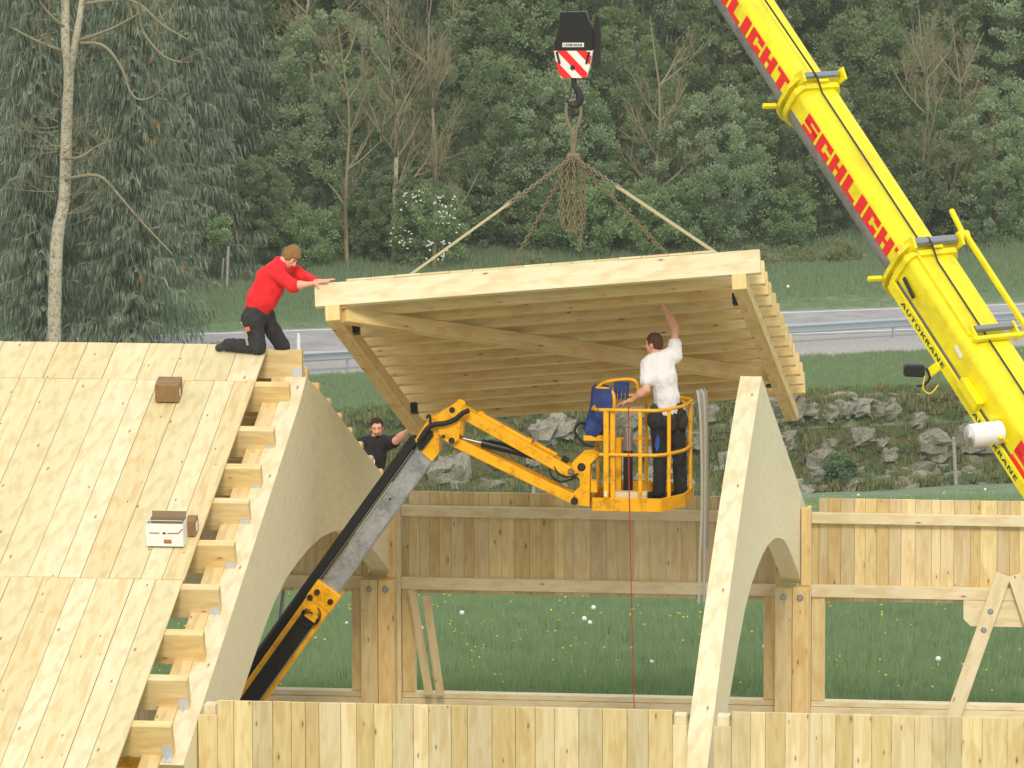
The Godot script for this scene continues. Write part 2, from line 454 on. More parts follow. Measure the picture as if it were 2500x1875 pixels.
# ---------------------------------------------------------------- timber hall
const MID := -6.85
func near_edge(second: bool, t: float) -> float:     # height of the frame's upper edge, t metres towards the near wall
	return 2.47 - 0.355 * t - 0.0150 * t * t if second else 2.31 - 0.372 * t
func far_edge(t: float) -> float:
	return 2.43 - 0.368 * t
const ARCH := [[-0.55, -1.25], [-1.1, -0.98], [-1.75, -0.72], [-2.5, -0.47], [-3.2, -0.24], [-3.9, -0.02], [-4.6, 0.17], [-5.4, 0.30], [-6.2, 0.355], [-7.0, 0.375], [-7.8, 0.36], [-8.6, 0.29], [-9.4, 0.18], [-10.3, 0.0], [-11.1, -0.24], [-12.0, -0.57], [-12.7, -0.83], [-13.12, -1.03]]
func arched_frame(x0: float, x1: float, second: bool, label: String) -> void:
	var T := thing("arched_frame", label, "timber frame", Vector3((x0 + x1) * 0.5, -1.05, MID), "arched gable frames")
	var n := ARCH.size()
	var inner := []
	var outer := []
	for i in n:
		inner.append(Vector2(ARCH[i][0], ARCH[i][1]))
	var zn := 0.75
	for i in n:
		var f := float(i) / (n - 1)
		var z := lerpf(zn, MID, f * 2.0) if f < 0.5 else lerpf(MID, -14.2, f * 2.0 - 1.0)
		if i == n / 2: z = MID
		var t := absf(z - MID)
		outer.append(Vector2(z, near_edge(second, t) if z > MID else far_edge(t)))
	# the two middle stations share the apex
	outer[n / 2 - 1] = Vector2(lerpf(MID, zn, 0.06), near_edge(second, (zn - MID) * 0.06))
	outer[n / 2] = Vector2(MID, (near_edge(second, 0) + far_edge(0)) * 0.5)
	var rows := 8
	var b := MB.new()
	for sx in [x0, x1]:
		var nn := Vector3(-1 if sx == x0 else 1, 0, 0)
		var len_u := 0.0
		for i in n - 1:
			var du: float = ((inner[i + 1] + outer[i + 1]) * 0.5 - (inner[i] + outer[i]) * 0.5).length()
			for k in rows:
				var q := []
				var uv := []
				for c in [[i, k], [i + 1, k], [i + 1, k + 1], [i, k + 1]]:
					var p: Vector2 = inner[c[0]].lerp(outer[c[0]], float(c[1]) / rows)
					q.append(Vector3(sx, p.y, p.x))
					uv.append(Vector2(len_u + (du if c[0] == i + 1 else 0.0), 1.7 * c[1] / rows))
				b.quad(q[0], q[1], q[2], q[3], nn, uv[0], uv[1], uv[2], uv[3])
			len_u += du
	put(T, "panel", b.done(), M.frame)
	b = MB.new()
	var lu := 0.0
	for i in n - 1:
		var p0: Vector2 = outer[i]
		var p1: Vector2 = outer[i + 1]
		var nn := Vector3(0, absf(p1.x - p0.x), (p1.y - p0.y) * signf(p0.x - p1.x)).normalized()
		var l := (p1 - p0).length()
		b.quad(Vector3(x0, p0.y, p0.x), Vector3(x1, p0.y, p0.x), Vector3(x1, p1.y, p1.x), Vector3(x0, p1.y, p1.x), nn, Vector2(lu, 0.1), Vector2(lu, 0.34), Vector2(lu + l, 0.34), Vector2(lu + l, 0.1))
		lu += l
	put(T, "bearing_edge", b.done(), M.pale)
	b = MB.new()
	for i in n - 1:
		var p0: Vector2 = inner[i]
		var p1: Vector2 = inner[i + 1]
		var nn := Vector3(0, -absf(p1.x - p0.x), (p1.y - p0.y) * signf(p1.x - p0.x)).normalized()
		var l := (p1 - p0).length()
		b.quad(Vector3(x0, p0.y, p0.x), Vector3(x1, p0.y, p0.x), Vector3(x1, p1.y, p1.x), Vector3(x0, p1.y, p1.x), nn, Vector2(i * 0.8, 0.1), Vector2(i * 0.8, 0.34), Vector2(i * 0.8 + l, 0.34), Vector2(i * 0.8 + l, 0.1))
	for e in [0, n - 1]:
		var p0: Vector2 = inner[e]
		var p1: Vector2 = outer[e]
		b.fquad(Vector3(x0, p0.y, p0.x), Vector3(x1, p0.y, p0.x), Vector3(x1, p1.y, p1.x), Vector3(x0, p1.y, p1.x), Vector3((x0 + x1) * 0.5, 0.5, MID))
	put(T, "arch_soffit", b.done(), M.frame)

func pick_wood() -> Material: return wood[rng.randi() % wood.size()]
func cladding(T: Node, x0: float, x1: float, y0: float, y1: float, z: float, thick := 0.03, wmin := 0.13, wmax := 0.25) -> void:
	var x := x0
	while x < x1 - 0.02:
		var w := minf(rf(wmin, wmax), x1 - x)
		if x1 - x - w < 0.07: w = x1 - x
		var d := rf(-0.004, 0.004)
		boxat(T, "board", Vector3(x + 0.002, y0, z - thick + d), Vector3(x + w - 0.002, y1 + rf(-0.0015, 0.0015), z + d), pick_wood(), 0.003)
		x += w
func near_wall(x0: float, x1: float, lowl: float, lowr: float, label: String, top := 0.0) -> void:
	var T := thing("board_wall", label, "board wall", Vector3((x0 + x1) * 0.5, -3.4, 0), "wall panels of upright boards")
	cladding(T, x0, x1, -3.35, top, 0.0)
	if lowl > 0.0: cladding(T, x0 - lowl, x0, -3.35, top - 0.155, 0.0)
	if lowr > 0.0: cladding(T, x1, x1 + lowr, -3.35, top - 0.148, 0.0)
	for y in [-0.32, -1.35, -2.6]:
		beam(T, "rail", Vector3(x0 - 0.02, y + top, -0.08), Vector3(x1 + 0.02, y + top, -0.08), 0.08, 0.14, M.beam)
	for x in [x0 - 0.09, x1 + 0.07]:
		boxat(T, "post", Vector3(x - 0.06, -3.37, -0.24), Vector3(x + 0.06, top - 0.06, -0.06), M.pale)
func far_wall(x0: float, x1: float, label: String, braces: bool) -> Node3D:
	# x0: left edge of the panel, x1: right edge
	var z := -13.08
	var T := thing("board_wall", label, "board wall", Vector3((x0 + x1) * 0.5, -3.4, z), "wall panels of upright boards")
	cladding(T, x0 + 0.09, x1 + 0.055, -1.26, 0.045, z - 0.09, 0.03, 0.11, 0.22)
	boxat(T, "board", Vector3(x0 - 0.05, -1.26, z - 0.12), Vector3(x0 + 0.086, -0.2, z - 0.092), pick_wood(), 0.004)
	beam(T, "rail", Vector3(x0, -0.194, z - 0.04), Vector3(x1, -0.194, z - 0.04), 0.08, 0.135, M.pale)
	beam(T, "rail", Vector3(x0, -1.122, z - 0.04), Vector3(x1, -1.122, z - 0.04), 0.08, 0.155, M.pale)
	boxat(T, "post", Vector3(x0 - 0.055, -3.37, z - 0.09), Vector3(x0 - 0.003, -0.05, z + 0.03), M.pale)
	boxat(T, "jamb", Vector3(x0 + 0.004, -2.53, z - 0.16), Vector3(x0 + 0.17, -1.205, z - 0.035), M.beam)
	boxat(T, "jamb", Vector3(x1 - 0.16, -2.53, z - 0.16), Vector3(x1 - 0.004, -1.205, z - 0.035), M.beam)
	boxat(T, "sill", Vector3(x0 + 0.004, -2.60, z - 0.20), Vector3(x1 - 0.004, -2.535, z - 0.02), M.pale)
	boxat(T, "rail", Vector3(x0, -2.74, z - 0.12), Vector3(x1, -2.605, z), M.pale)
	cladding(T, x0, x1, -3.36, -2.64, z - 0.13, 0.03)
	if braces:
		var cx := 7.58
		plate(T, "gusset", [Vector2(cx - 0.57, -1.203), Vector2(cx - 0.57, -1.44), Vector2(cx - 0.48, -1.53), Vector2(cx + 0.48, -1.53), Vector2(cx + 0.57, -1.44), Vector2(cx + 0.57, -1.203)], z - 0.06, 0.11, M.pale)
		for sg in [-1.0, 1.0]:
			var top := Vector3(cx + sg * 0.075, -0.86, z + 0.05 - 0.002 * sg)
			var bot := Vector3(cx + sg * 0.70, -2.72, z + 0.05 - 0.002 * sg)
			var br := beam(T, "brace", top, bot, 0.06, 0.19, M.pale, Vector3(-sg, 0.2, 0))
			for f in [0.33, 0.50]:
				bolt(br, "bolt", top.lerp(bot, f * 0.75) + Vector3(0, 0, 0.035), Vector3(0, 0, 1), 0.036, 0.02, M.zinc)
	return T
func ledge(T: Node3D) -> void:
	boxat(T, "standing_plank", Vector3(-1.9, -1.09, -13.85), Vector3(0.1, -1.05, -13.28), M.gold)
	for x in [-1.7, -0.1]:
		beam(T, "plank_bracket", Vector3(x, -1.10, -13.8), Vector3(x, -1.7, -13.26), 0.05, 0.05, M.zinc, Vector3(1, 0, 0))
func far_posts(x: float, called_label: String) -> void:
	var T := thing("double_post", called_label, "timber post", Vector3(x, -3.4, -12.95), "double posts under the arched frames")
	boxat(T, "post", Vector3(x - 0.425, -3.37, -13.04), Vector3(x - 0.215, -1.045, -12.82), M.beam)
	boxat(T, "post", Vector3(x - 0.209, -3.37, -13.045), Vector3(x - 0.004, -1.045, -12.84), M.post)
	boxat(T, "cheek_board", Vector3(x - 0.112, -1.04, -13.06), Vector3(x - 0.006, -0.055, -12.99), M.post)
	for bx in [-0.32, -0.11]:
		bolt(T, "bolt", Vector3(x + bx, -1.16, -12.815), Vector3(0, 0, 1), 0.038, 0.025, M.zinc)

const PURLIN_T := [-0.40, 0.50, 1.53, 2.38, 3.13, 4.03, 4.94, 5.85, 6.73, 7.60, 8.47]
func deck_y(t: float) -> float: return 2.50 - 0.346 * t
func built_roof() -> void:
	var T := thing("roof_section", "finished pale plank roof with purlin ends showing beside the arched frame", "roof", Vector3(-3.5, -3.4, MID))
	var sl := atan(0.346)
	var nrm := Vector3(0, cos(sl), sin(sl))
	var dn := Vector3(0, -sin(sl), cos(sl))
	# purlins on the near slope
	for i in PURLIN_T.size():
		var t: float = PURLIN_T[i]
		var dep := 0.33 + 0.004 * i
		var up := nrm if i > 0 else Vector3.UP
		var edge := Vector3(0, deck_y(t) - (0.0 if i > 0 else 0.02), MID + t)
		var c := edge - up * dep * 0.5 - (dn if i > 0 else Vector3(0, 0, 1)) * 0.06
		var a := Vector3(-8.2, c.y, c.z)
		var e := Vector3(-0.353, c.y, c.z)
		var pu := beam(T, "purlin", a, e, 0.12, dep, [M.beam, M.gold][i % 2], up)
		if i != 7:
			# zinc angle bracket screwed to the purlin's face and to the frame
			var f := e - up * (dep * 0.5 - 0.075) + dn * 0.064
			var bx := Transform3D(Basis(Vector3(1, 0, 0), up, dn), f + Vector3(-0.055, 0, 0))
			var bm := MB.new()
			bm.box(Transform3D(Basis.IDENTITY, Vector3(0, 0.0, 0.003)), Vector3(0.10, 0.15, 0.005))
			bm.box(Transform3D(Basis.IDENTITY, Vector3(0, -0.068, 0.035)), Vector3(0.10, 0.005, 0.08))
			bm.box(Transform3D(Basis.IDENTITY, Vector3(0, -0.035, 0.03)), Vector3(0.006, 0.07, 0.05))
			put(T, "bracket", bm.done(), M.galv, bx)
		if i > 0 and i < 11:
			bolt(pu, "screw_plug", Vector3(-0.55 + rf(-0.05, 0.1), edge.y + 0.001, edge.z - 0.06), nrm, 0.022, 0.006, M.dark)
	# purlins on the far slope
	for k in 9:
		var t := 0.85 + 0.80 * k
		var up := Vector3(0, cos(0.352), -sin(0.352))
		var top := far_edge(t) + 0.24
		var c := Vector3(0, top, MID - t) - up * 0.12
		beam(T, "purlin", Vector3(-8.2, c.y, c.z), Vector3(-0.353, c.y, c.z), 0.12, 0.24, [M.beam, M.post][k % 2], up)
	# rafters beside the frame
	for r in [[-0.475, -0.675], [-4.6, -4.8]]:
		beam(T, "rafter", Vector3((r[0] + r[1]) * 0.5, near_edge(false, 0.15) - 0.16, MID + 0.15), Vector3((r[0] + r[1]) * 0.5, near_edge(false, 8.3) - 0.1, MID + 8.3), 0.2, 0.26, M.beam, Vector3.UP)
		beam(T, "rafter", Vector3((r[0] + r[1]) * 0.5, far_edge(0.15) - 0.16, MID - 0.15), Vector3((r[0] + r[1]) * 0.5, far_edge(7.2) - 0.16, MID - 7.2), 0.2, 0.26, M.beam, Vector3.UP)
	# deck planks, three rows down the near slope
	for row in [[-0.43, 0.44], [0.446, 4.80], [4.806, 9.3]]:
		var x := -0.743 + rf(-0.01, 0.01)
		while x > -6.6:
			var w := rf(0.22, 0.40)
			var a := Vector3(x - w * 0.5, deck_y(row[0]), MID + row[0]) + nrm * (0.016 + rf(0, 0.004))
			var e := Vector3(x - w * 0.5, deck_y(row[1] + rf(-0.012, 0.0)), MID + row[1]) + nrm * (0.016 + rf(0, 0.005))
			beam(T, "deck_plank", a, e, w - rf(0.003, 0.008), 0.027, deckwood[rng.randi() % deckwood.size()], nrm, 0.003)
			x -= w
	# a few planks of the far slope along the ridge
	var fn := Vector3(0, cos(0.352), -sin(0.352))
	var x := -0.76
	while x > -6.6:
		var w := rf(0.2, 0.31)
		var a := Vector3(x - w * 0.5, far_edge(0.48) + 0.24, MID - 0.48) + fn * 0.016
		var e := Vector3(x - w * 0.5, far_edge(7.3) + 0.24, MID - 7.3) + fn * 0.016
		beam(T, "deck_plank", a, e, w - 0.005, 0.027, deckwood[rng.randi() % deckwood.size()], fn, 0.003)
		x -= w

# ---------------------------------------------------------------- the lifted roof panel
const PO := Vector3(-0.146, 3.452, -6.867)
const PU := Vector3(0.9961, 0.0870, -0.0160)
const PW := Vector3(0.0150, -0.3480, -0.9374)
const PN := Vector3(-0.0872, 0.9335, -0.3479)
func pp(u: float, w: float, n: float) -> Vector3: return PO + PU * u + PW * w + PN * n
func roof_panel() -> void:
	var T := thing("roof_panel", "roof panel of pale timber beams hanging from chains beneath the crane hook", "roof panel", pp(2.5, 3.2, -0.5))
	var W := 5.09
	for i in 13:
		var w := 0.05 + 0.525 * i
		var o := 0.0 if i == 0 else 0.02
		beam(T, "purlin", pp(o, w + 0.05, -0.137), pp(W + (0.0 if i == 0 else rf(-0.015, 0.015)), w + 0.05, -0.137), 0.10, 0.272, M.pale if i < 1 else [M.gold, wood[8], M.gold, wood[6]][i % 4], PN)
	for r in [[0.12, 0.285], [W - 0.33, W - 0.165]]:
		beam(T, "rafter", pp((r[0] + r[1]) * 0.5, 0.02, -0.365), pp((r[0] + r[1]) * 0.5, 7.12, -0.365), 0.165, 0.18, M.gold, PN)
	beam(T, "diagonal_brace", pp(0.29, 0.20, -0.36), pp(W - 0.335, 4.95, -0.36), 0.15, 0.165, M.gold, PN)
	for q in [[0.325, 0.95], [0.325, 5.3], [W - 0.37, 0.95], [W - 0.37, 5.3]]:
		beam(T, "black_pad", pp(q[0], q[1] - 0.06, -0.34), pp(q[0], q[1] + 0.06, -0.34), 0.075, 0.13, M.black, PN)
	var u := 0.37
	while u < 4.52:
		var w := minf(rf(0.24, 0.34), 4.58 - u)
		beam(T, "deck_plank", pp(u + w * 0.5, 0.04 + rf(0, 0.02), 0.0135), pp(u + w * 0.5, 6.4, 0.0135), w - 0.005, 0.026, deckwood[rng.randi() % deckwood.size()], PN, 0.003)
		u += w

func chain_links(T: Node, called: String, a: Vector3, b: Vector3, m: Material, r := 0.009, pitch := 0.055) -> MeshInstance3D:
	var mb := MB.new()
	var n := maxi(2, int((b - a).length() / pitch))
	var d := (b - a).normalized()
	var s := d.cross(Vector3(0.3, 0.2, 0.9)).normalized()
	var q := d.cross(s)
	for i in n:
		var c := a.lerp(b, (i + 0.5) / n)
		var side := s if i % 2 == 0 else q
		var hl := (b - a).length() / n * 0.72
		var ring := []
		for k in 7:
			var an := TAU * k / 6.0
			ring.append(c + d * cos(an) * hl + side * sin(an) * 0.020)
		mb.tube(ring, [r], 4, false)
	return put(T, called, mb.done(), m)
func hook_and_chains() -> void:
	var z := -9.7
	var at := Vector3(2.51, 5.95, z)
	var T := thing("hook_block", "black crane hook block with red and white striped plate above the chains", "crane hook", Vector3(2.51, 4.95, z))
	plate(T, "housing", [Vector2(2.36, 6.355), Vector2(2.66, 6.36), Vector2(2.725, 6.16), Vector2(2.735, 5.96), Vector2(2.735, 5.90), Vector2(2.29, 5.90), Vector2(2.29, 6.0), Vector2(2.34, 6.13)], z, 0.16, M.black)
	for sx in [2.30, 2.70]:
		plate(T, "cheek", [Vector2(sx + 0.06, 6.33), Vector2(sx + 0.10, 6.28), Vector2(sx + 0.12, 6.1), Vector2(sx + 0.115, 5.72), Vector2(sx + 0.05, 5.65), Vector2(sx, 5.9), Vector2(sx + 0.02, 6.1)], z - 0.13, 0.05, M.dark)
	var lo := [Vector2(2.285, 5.90), Vector2(2.74, 5.905), Vector2(2.70, 5.69), Vector2(2.665, 5.585), Vector2(2.37, 5.58), Vector2(2.325, 5.69)]
	var pl := plate(T, "warning_plate", lo, z + 0.02, 0.13, M.white)
	# red bands clipped to the plate
	for k in 3:
		var c := 2.255 + 0.235 * k - 0.03
		var band := PackedVector2Array([Vector2(c - 0.16, 5.92), Vector2(c - 0.045, 5.92), Vector2(c + 0.30, 5.56), Vector2(c + 0.185, 5.56)])
		for cut in Geometry2D.intersect_polygons(band, PackedVector2Array(lo)):
			plate(pl, "red_band", Array(cut), z + 0.0865, 0.004, M.red)
	bolt(pl, "hub", Vector3(2.505, 5.705, z + 0.09), Vector3(0, 0, 1), 0.028, 0.03, M.dark)
	for q in [[2.335, 5.83, 0.3], [2.685, 5.83, -0.3]]:
		beam(pl, "slot", Vector3(q[0] - q[2] * 0.06, q[1] + 0.06, z + 0.09), Vector3(q[0] + q[2] * 0.06, q[1] - 0.08, z + 0.09), 0.012, 0.026, M.black, Vector3(1, 0, 0), 0.0)
	plate(T, "name_plate", [Vector2(2.385, 5.945), Vector2(2.64, 5.947), Vector2(2.64, 5.998), Vector2(2.385, 5.996)], z + 0.083, 0.006, M.white)
	letters(T, "lettering", "LIEBHERR", Transform3D(Basis.IDENTITY, Vector3(2.5125, 5.971, z + 0.089)), 0.03, 0.22, M.black)
	var hp := []
	for p in [[2.51, 5.60], [2.515, 5.50], [2.56, 5.43], [2.585, 5.34], [2.555, 5.27], [2.49, 5.255], [2.445, 5.29], [2.435, 5.33]]: hp.append(Vector3(p[0], p[1], z))
	var hb := MB.new()
	hb.tube(smooth_path(hp, 4), [0.028, 0.03, 0.032, 0.034, 0.036, 0.038, 0.04, 0.042, 0.044, 0.046, 0.047, 0.048, 0.049, 0.05, 0.05, 0.05, 0.049, 0.047, 0.044, 0.04, 0.037, 0.033, 0.03, 0.027, 0.024, 0.02, 0.016, 0.012], 10)
	put(T, "hook", hb.done(), M.dark)
	beam(T, "latch", Vector3(2.485, 5.47, z), Vector3(2.455, 5.31, z), 0.02, 0.012, M.dark, Vector3(1, 0, 0), 0.0)
	for sx in [2.44, 2.60]:
		pipe(T, "hoist_rope", [Vector3(sx, 6.34, z), Vector3(sx, 13.0, z)], 0.007, M.cable, 6)
	# sling
	var S := thing("chain_sling", "rusty four leg chain sling with spare chains hanging from the crane hook", "chain sling", Vector3(2.50, 4.60, z))
	var ring := []
	for k in 17:
		var a := TAU * k / 16.0
		ring.append(Vector3(2.505 + sin(a) * 0.085 * (1.0 + 0.35 * cos(a)), 5.13 + cos(a) * 0.19, z))
	pipe(S, "master_link", ring, 0.02, M.chain, 8)
	ring = []
	for k in 13:
		var a := TAU * k / 12.0
		ring.append(Vector3(2.505, 4.90 + cos(a) * 0.09, z + sin(a) * 0.045))
	pipe(S, "connecting_link", ring, 0.018, M.chain, 8)
	var shackle := MB.new()
	shackle.tube([Vector3(2.505, 4.97, z), Vector3(2.505, 4.85, z), Vector3(2.50, 4.66, z)], [0.055, 0.04, 0.03], 8)
	put(S, "swivel", shackle.done(), M.chain)
	var apex := Vector3(2.50, 4.64, z)
	put(S, "collector", (func():
		var m := MB.new()
		m.box(Transform3D(Basis.IDENTITY, apex), Vector3(0.16, 0.09, 0.08), 0.02)
		return m.done()).call(), M.chain)
	for leg in [[0.75, 0.8, 0.36, 1], [4.74, 0.95, 0.28, 1], [0.95, 4.7, 0.8, 0], [4.6, 4.9, 0.72, 0]]:
		var foot := pp(leg[0], leg[1], 0.05)
		var knee := apex.lerp(foot, leg[2])
		chain_links(S, "chain_leg", apex, knee, M.chain, 0.011 if leg[3] else 0.009)
		if leg[3]:
			beam(S, "strap_leg", knee, foot, 0.06, 0.028, M.strap, PN, 0.004)
			beam(S, "shortener", knee - (foot - knee).normalized() * 0.05, knee + (foot - knee).normalized() * 0.06, 0.05, 0.06, M.chain, PN, 0.01)
		else:
			beam(S, "shortener", knee, foot, 0.035, 0.035, M.chain, PN, 0.006)
	for k in 9:
		var a := TAU * k / 9.0
		var r := 0.05 + 0.03 * (k % 3)
		var top := apex + Vector3(cos(a) * 0.06, 0.0, sin(a) * 0.05)
		var bot := Vector3(2.50 + cos(a) * r * 1.5, 3.78 + rf(-0.28, 0.25), z + sin(a) * r)
		var mid := top.lerp(bot, 0.25) + Vector3(cos(a) * 0.06, 0, sin(a) * 0.05)
		chain_links(S, "spare_chain", top, mid, M.chain, 0.009)
		chain_links(S, "spare_chain", mid, bot, M.chain, 0.009)

# ---------------------------------------------------------------- telescopic crane boom
func crane_boom() -> void:
	var d := Vector3(-0.506, 0.662, -0.550).normalized()
	var up := (Vector3.UP - d * d.y).normalized()
	var side := (-d).cross(up)                       # the flank that faces us
	var Q := Vector3(6.20, 4.70, -5.5)
	var T := thing("crane_boom", "bright yellow telescopic crane boom with red lettering and steel rollers", "crane", Q - d * 8.0)
	var at := func(s: float, a: float, b: float) -> Vector3: return Q + d * s + side * a + up * b
	var shell := func(s0: float, s1: float, W: float, H: float, called: String):
		var hw := W * 0.5
		var r := 0.10
		var pts := []
		pts.append(Vector2(hw, -0.02 * H))
		for k in 7:
			var a := PI * 0.5 * k / 6.0
			pts.append(Vector2(hw - r + r * cos(a), H * 0.5 - r + r * sin(a)))
		for k in 7:
			var a := PI * 0.5 + PI * 0.5 * k / 6.0
			pts.append(Vector2(-hw + r + r * cos(a), H * 0.5 - r + r * sin(a)))
		pts.append(Vector2(-hw, -0.02 * H))
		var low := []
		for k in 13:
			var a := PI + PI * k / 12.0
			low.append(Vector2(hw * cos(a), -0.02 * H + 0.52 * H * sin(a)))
		var root: Node = null
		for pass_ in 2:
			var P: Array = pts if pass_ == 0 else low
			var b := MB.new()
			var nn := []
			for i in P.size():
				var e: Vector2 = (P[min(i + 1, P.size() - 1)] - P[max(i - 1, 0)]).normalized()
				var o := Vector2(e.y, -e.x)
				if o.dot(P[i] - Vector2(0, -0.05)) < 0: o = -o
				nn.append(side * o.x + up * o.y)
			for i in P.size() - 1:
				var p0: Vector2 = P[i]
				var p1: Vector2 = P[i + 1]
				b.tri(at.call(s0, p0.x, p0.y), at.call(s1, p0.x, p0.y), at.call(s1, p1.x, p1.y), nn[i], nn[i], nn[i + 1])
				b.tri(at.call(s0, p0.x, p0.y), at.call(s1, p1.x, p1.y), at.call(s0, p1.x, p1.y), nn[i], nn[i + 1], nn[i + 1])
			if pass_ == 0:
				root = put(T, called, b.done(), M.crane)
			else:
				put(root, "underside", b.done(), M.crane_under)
		return root
	var top_sec = shell.call(1.35, 7.5, 0.50, 0.50, "boom_section")
	var mid_sec = shell.call(-1.15, 1.5, 0.54, 0.53, "boom_section")
	var low_sec = shell.call(-8.5, -1.1, 0.64, 0.66, "boom_section")
	# collars with rope rollers
	for c in [[1.42, 0.54, 0.53, mid_sec], [-1.16, 0.64, 0.66, low_sec]]:
		var s: float = c[0]
		var W: float = c[1]
		var H: float = c[2]
		var C := Node3D.new()
		C.name = "collar"
		T.add_child(C, true)
		for k in 2:
			var g := 0.07 - 0.03 * k
			var ring := PackedVector2Array()
			var hw := W * 0.5 + g
			for q in [[hw, -0.02 * H], [hw, H * 0.5 - 0.06], [hw - 0.06, H * 0.5 + g], [-hw + 0.06, H * 0.5 + g], [-hw, H * 0.5 - 0.06], [-hw, -0.02 * H]]:
				ring.append(Vector2(q[0], q[1]))
			for j in range(1, 12):
				var a := PI + PI * j / 12.0
				ring.append(Vector2(hw * cos(a), -0.02 * H + (0.52 * H + g) * sin(a)))
			var b := MB.new()
			b.prism(ring, Transform3D(Basis(side, up, side.cross(up)), at.call(s - 0.10 * k, 0, 0)), 0.05 + 0.02 * k)
			put(C, "flange", b.done(), M.crane)
		var rr := 0.045 if s > 0 else 0.055
		pipe(C, "roller", [at.call(s + 0.02, W * 0.5 - 0.05, H * 0.5 + 0.065), at.call(s + 0.02, -W * 0.5 - 0.02, H * 0.5 + 0.065)], rr, M.steel, 14)
		for a in [W * 0.5 - 0.02, -W * 0.5 - 0.05]:
			beam(C, "roller_cheek", at.call(s - 0.08, a, H * 0.5 + 0.05), at.call(s + 0.06, a, H * 0.5 + 0.10), 0.03, 0.16, M.crane, up, 0.006)
		beam(C, "lug", at.call(s + 0.02, W * 0.5 + 0.06, -0.22 * H), at.call(s + 0.05, W * 0.5 + 0.22, -0.26 * H), 0.05, 0.05, M.crane, up, 0.006)
		beam(C, "rope_guide", at.call(s - 0.06, 0.02, H * 0.5 + 0.07), at.call(s - 0.06, -0.12, H * 0.5 + 0.07), 0.04, 0.03, M.crane, up, 0.008)
	# third roller with cross bar, handrail and the folding rod on the lower section
	pipe(low_sec, "roller", [at.call(-2.42, 0.20, 0.41), at.call(-2.42, -0.32, 0.41)], 0.04, M.steel, 12)
	beam(low_sec, "cross_bar", at.call(-2.53, 0.26, 0.38), at.call(-2.53, -0.50, 0.38), 0.05, 0.06, M.crane, up, 0.008)
	for a in [0.22, -0.36]:
		beam(low_sec, "roller_cheek", at.call(-2.56, a, 0.35), at.call(-2.36, a, 0.38), 0.03, 0.12, M.crane, up, 0.006)
	beam(low_sec, "side_rail", at.call(-1.10, -0.46, 0.46), at.call(-2.52, -0.46, 0.44), 0.05, 0.06, M.crane, up, 0.008)
	beam(low_sec, "edge_rib", at.call(-1.20, 0.24, 0.345), at.call(-2.45, 0.24, 0.345), 0.03, 0.05, M.crane, up, 0.006)
	beam(T, "folding_rod", at.call(-1.12, -0.44, 0.45), at.call(-0.80, -0.44, 0.50), 0.055, 0.055, M.crane, up, 0.012)
	bolt(T, "rod_joint", at.call(-1.13, -0.42, 0.45), side, 0.05, 0.14, M.crane)
	# hoist rope lying on the boom
	pipe(T, "hoist_rope", [at.call(7.4, 0.05, 0.275), at.call(1.50, 0.05, 0.375), at.call(1.38, 0.05, 0.375), at.call(1.2, 0.05, 0.31), at.call(-1.0, 0.05, 0.31), at.call(-1.12, 0.05, 0.445), at.call(-1.2, 0.05, 0.445), at.call(-1.4, 0.05, 0.37), at.call(-8.0, 0.05, 0.36)], 0.011, M.cable, 6)
	# lettering
	var face := func(s: float, a: float, b: float) -> Transform3D: return Transform3D(Basis(-d, up, side), at.call(s, a, b))
	block_letters(top_sec, "SCHLICHT", face.call(2.62, 0.253, 0.085), 0.20, 0.308, M.red)
	block_letters(mid_sec, "SCHLICHT", face.call(-0.14, 0.273, 0.088), 0.205, 0.308, M.red)
	block_letters(low_sec, "SCHLICHT", face.call(-5.55, 0.323, 0.08), 0.28, 0.46, M.red)
	# flange with small print on the lower section
	for s in [-1.3]:
		var fl := beam(low_sec, "flange", at.call(-1.25, 0.345, -0.11), at.call(-8.0, 0.345, -0.11), 0.03, 0.13, M.crane, up, 0.004)
		letters(fl, "lettering", "AUTOKRANE", face.call(-2.0, 0.362, -0.11), 0.05, 0.95, M.green_ink)
		letters(fl, "lettering", "AUTOKRANE", face.call(-3.6, 0.362, -0.11), 0.05, 0.95, M.green_ink)
		letters(fl, "lettering", "AUTOKRANE", face.call(-5.2, 0.362, -0.11), 0.05, 0.95, M.green_ink)
	# cylinder, box, lamp
	var cy := MB.new()
	var c0: Vector3 = at.call(-3.55, 0.36, 0.06)
	var ca := (side * 0.9 - Vector3(0.25, 0.05, 0)).normalized()
	cy.tube([c0, c0 + ca * 0.34, c0 + ca * 0.37, c0 + ca * 0.372], [0.125, 0.125, 0.118, 0.02], 20)
	var drum := put(T, "white_drum", cy.done(), M.white)
	beam(drum, "bracket", at.call(-3.40, 0.30, 0.10), at.call(-3.44, 0.48, 0.19), 0.06, 0.03, M.crane, up, 0.006)
	beam(drum, "bracket", at.call(-3.66, 0.30, 0.0), at.call(-3.66, 0.46, 0.12), 0.05, 0.03, M.crane, up, 0.006)
	beam(T, "switch_box", at.call(-2.78, 0.37, 0.02), at.call(-3.16, 0.37, 0.02), 0.10, 0.12, M.crane, up, 0.008)
	beam(T, "grab_handle", at.call(-1.36, 0.345, 0.10), at.call(-1.62, 0.345, 0.06), 0.03, 0.05, M.black, up, 0.01)
	beam(T, "maker_plate", at.call(-2.42, 0.327, 0.17), at.call(-2.58, 0.327, 0.15), 0.004, 0.05, M.white, up, 0.0)
	var L0: Vector3 = at.call(-2.38, 0.42, -0.33)
	var lamp := beam(T, "work_light", L0 + Vector3(-0.24, 0.06, 0.05), L0 + Vector3(-0.02, 0.05, 0.02), 0.16, 0.13, M.black, Vector3.UP, 0.02)
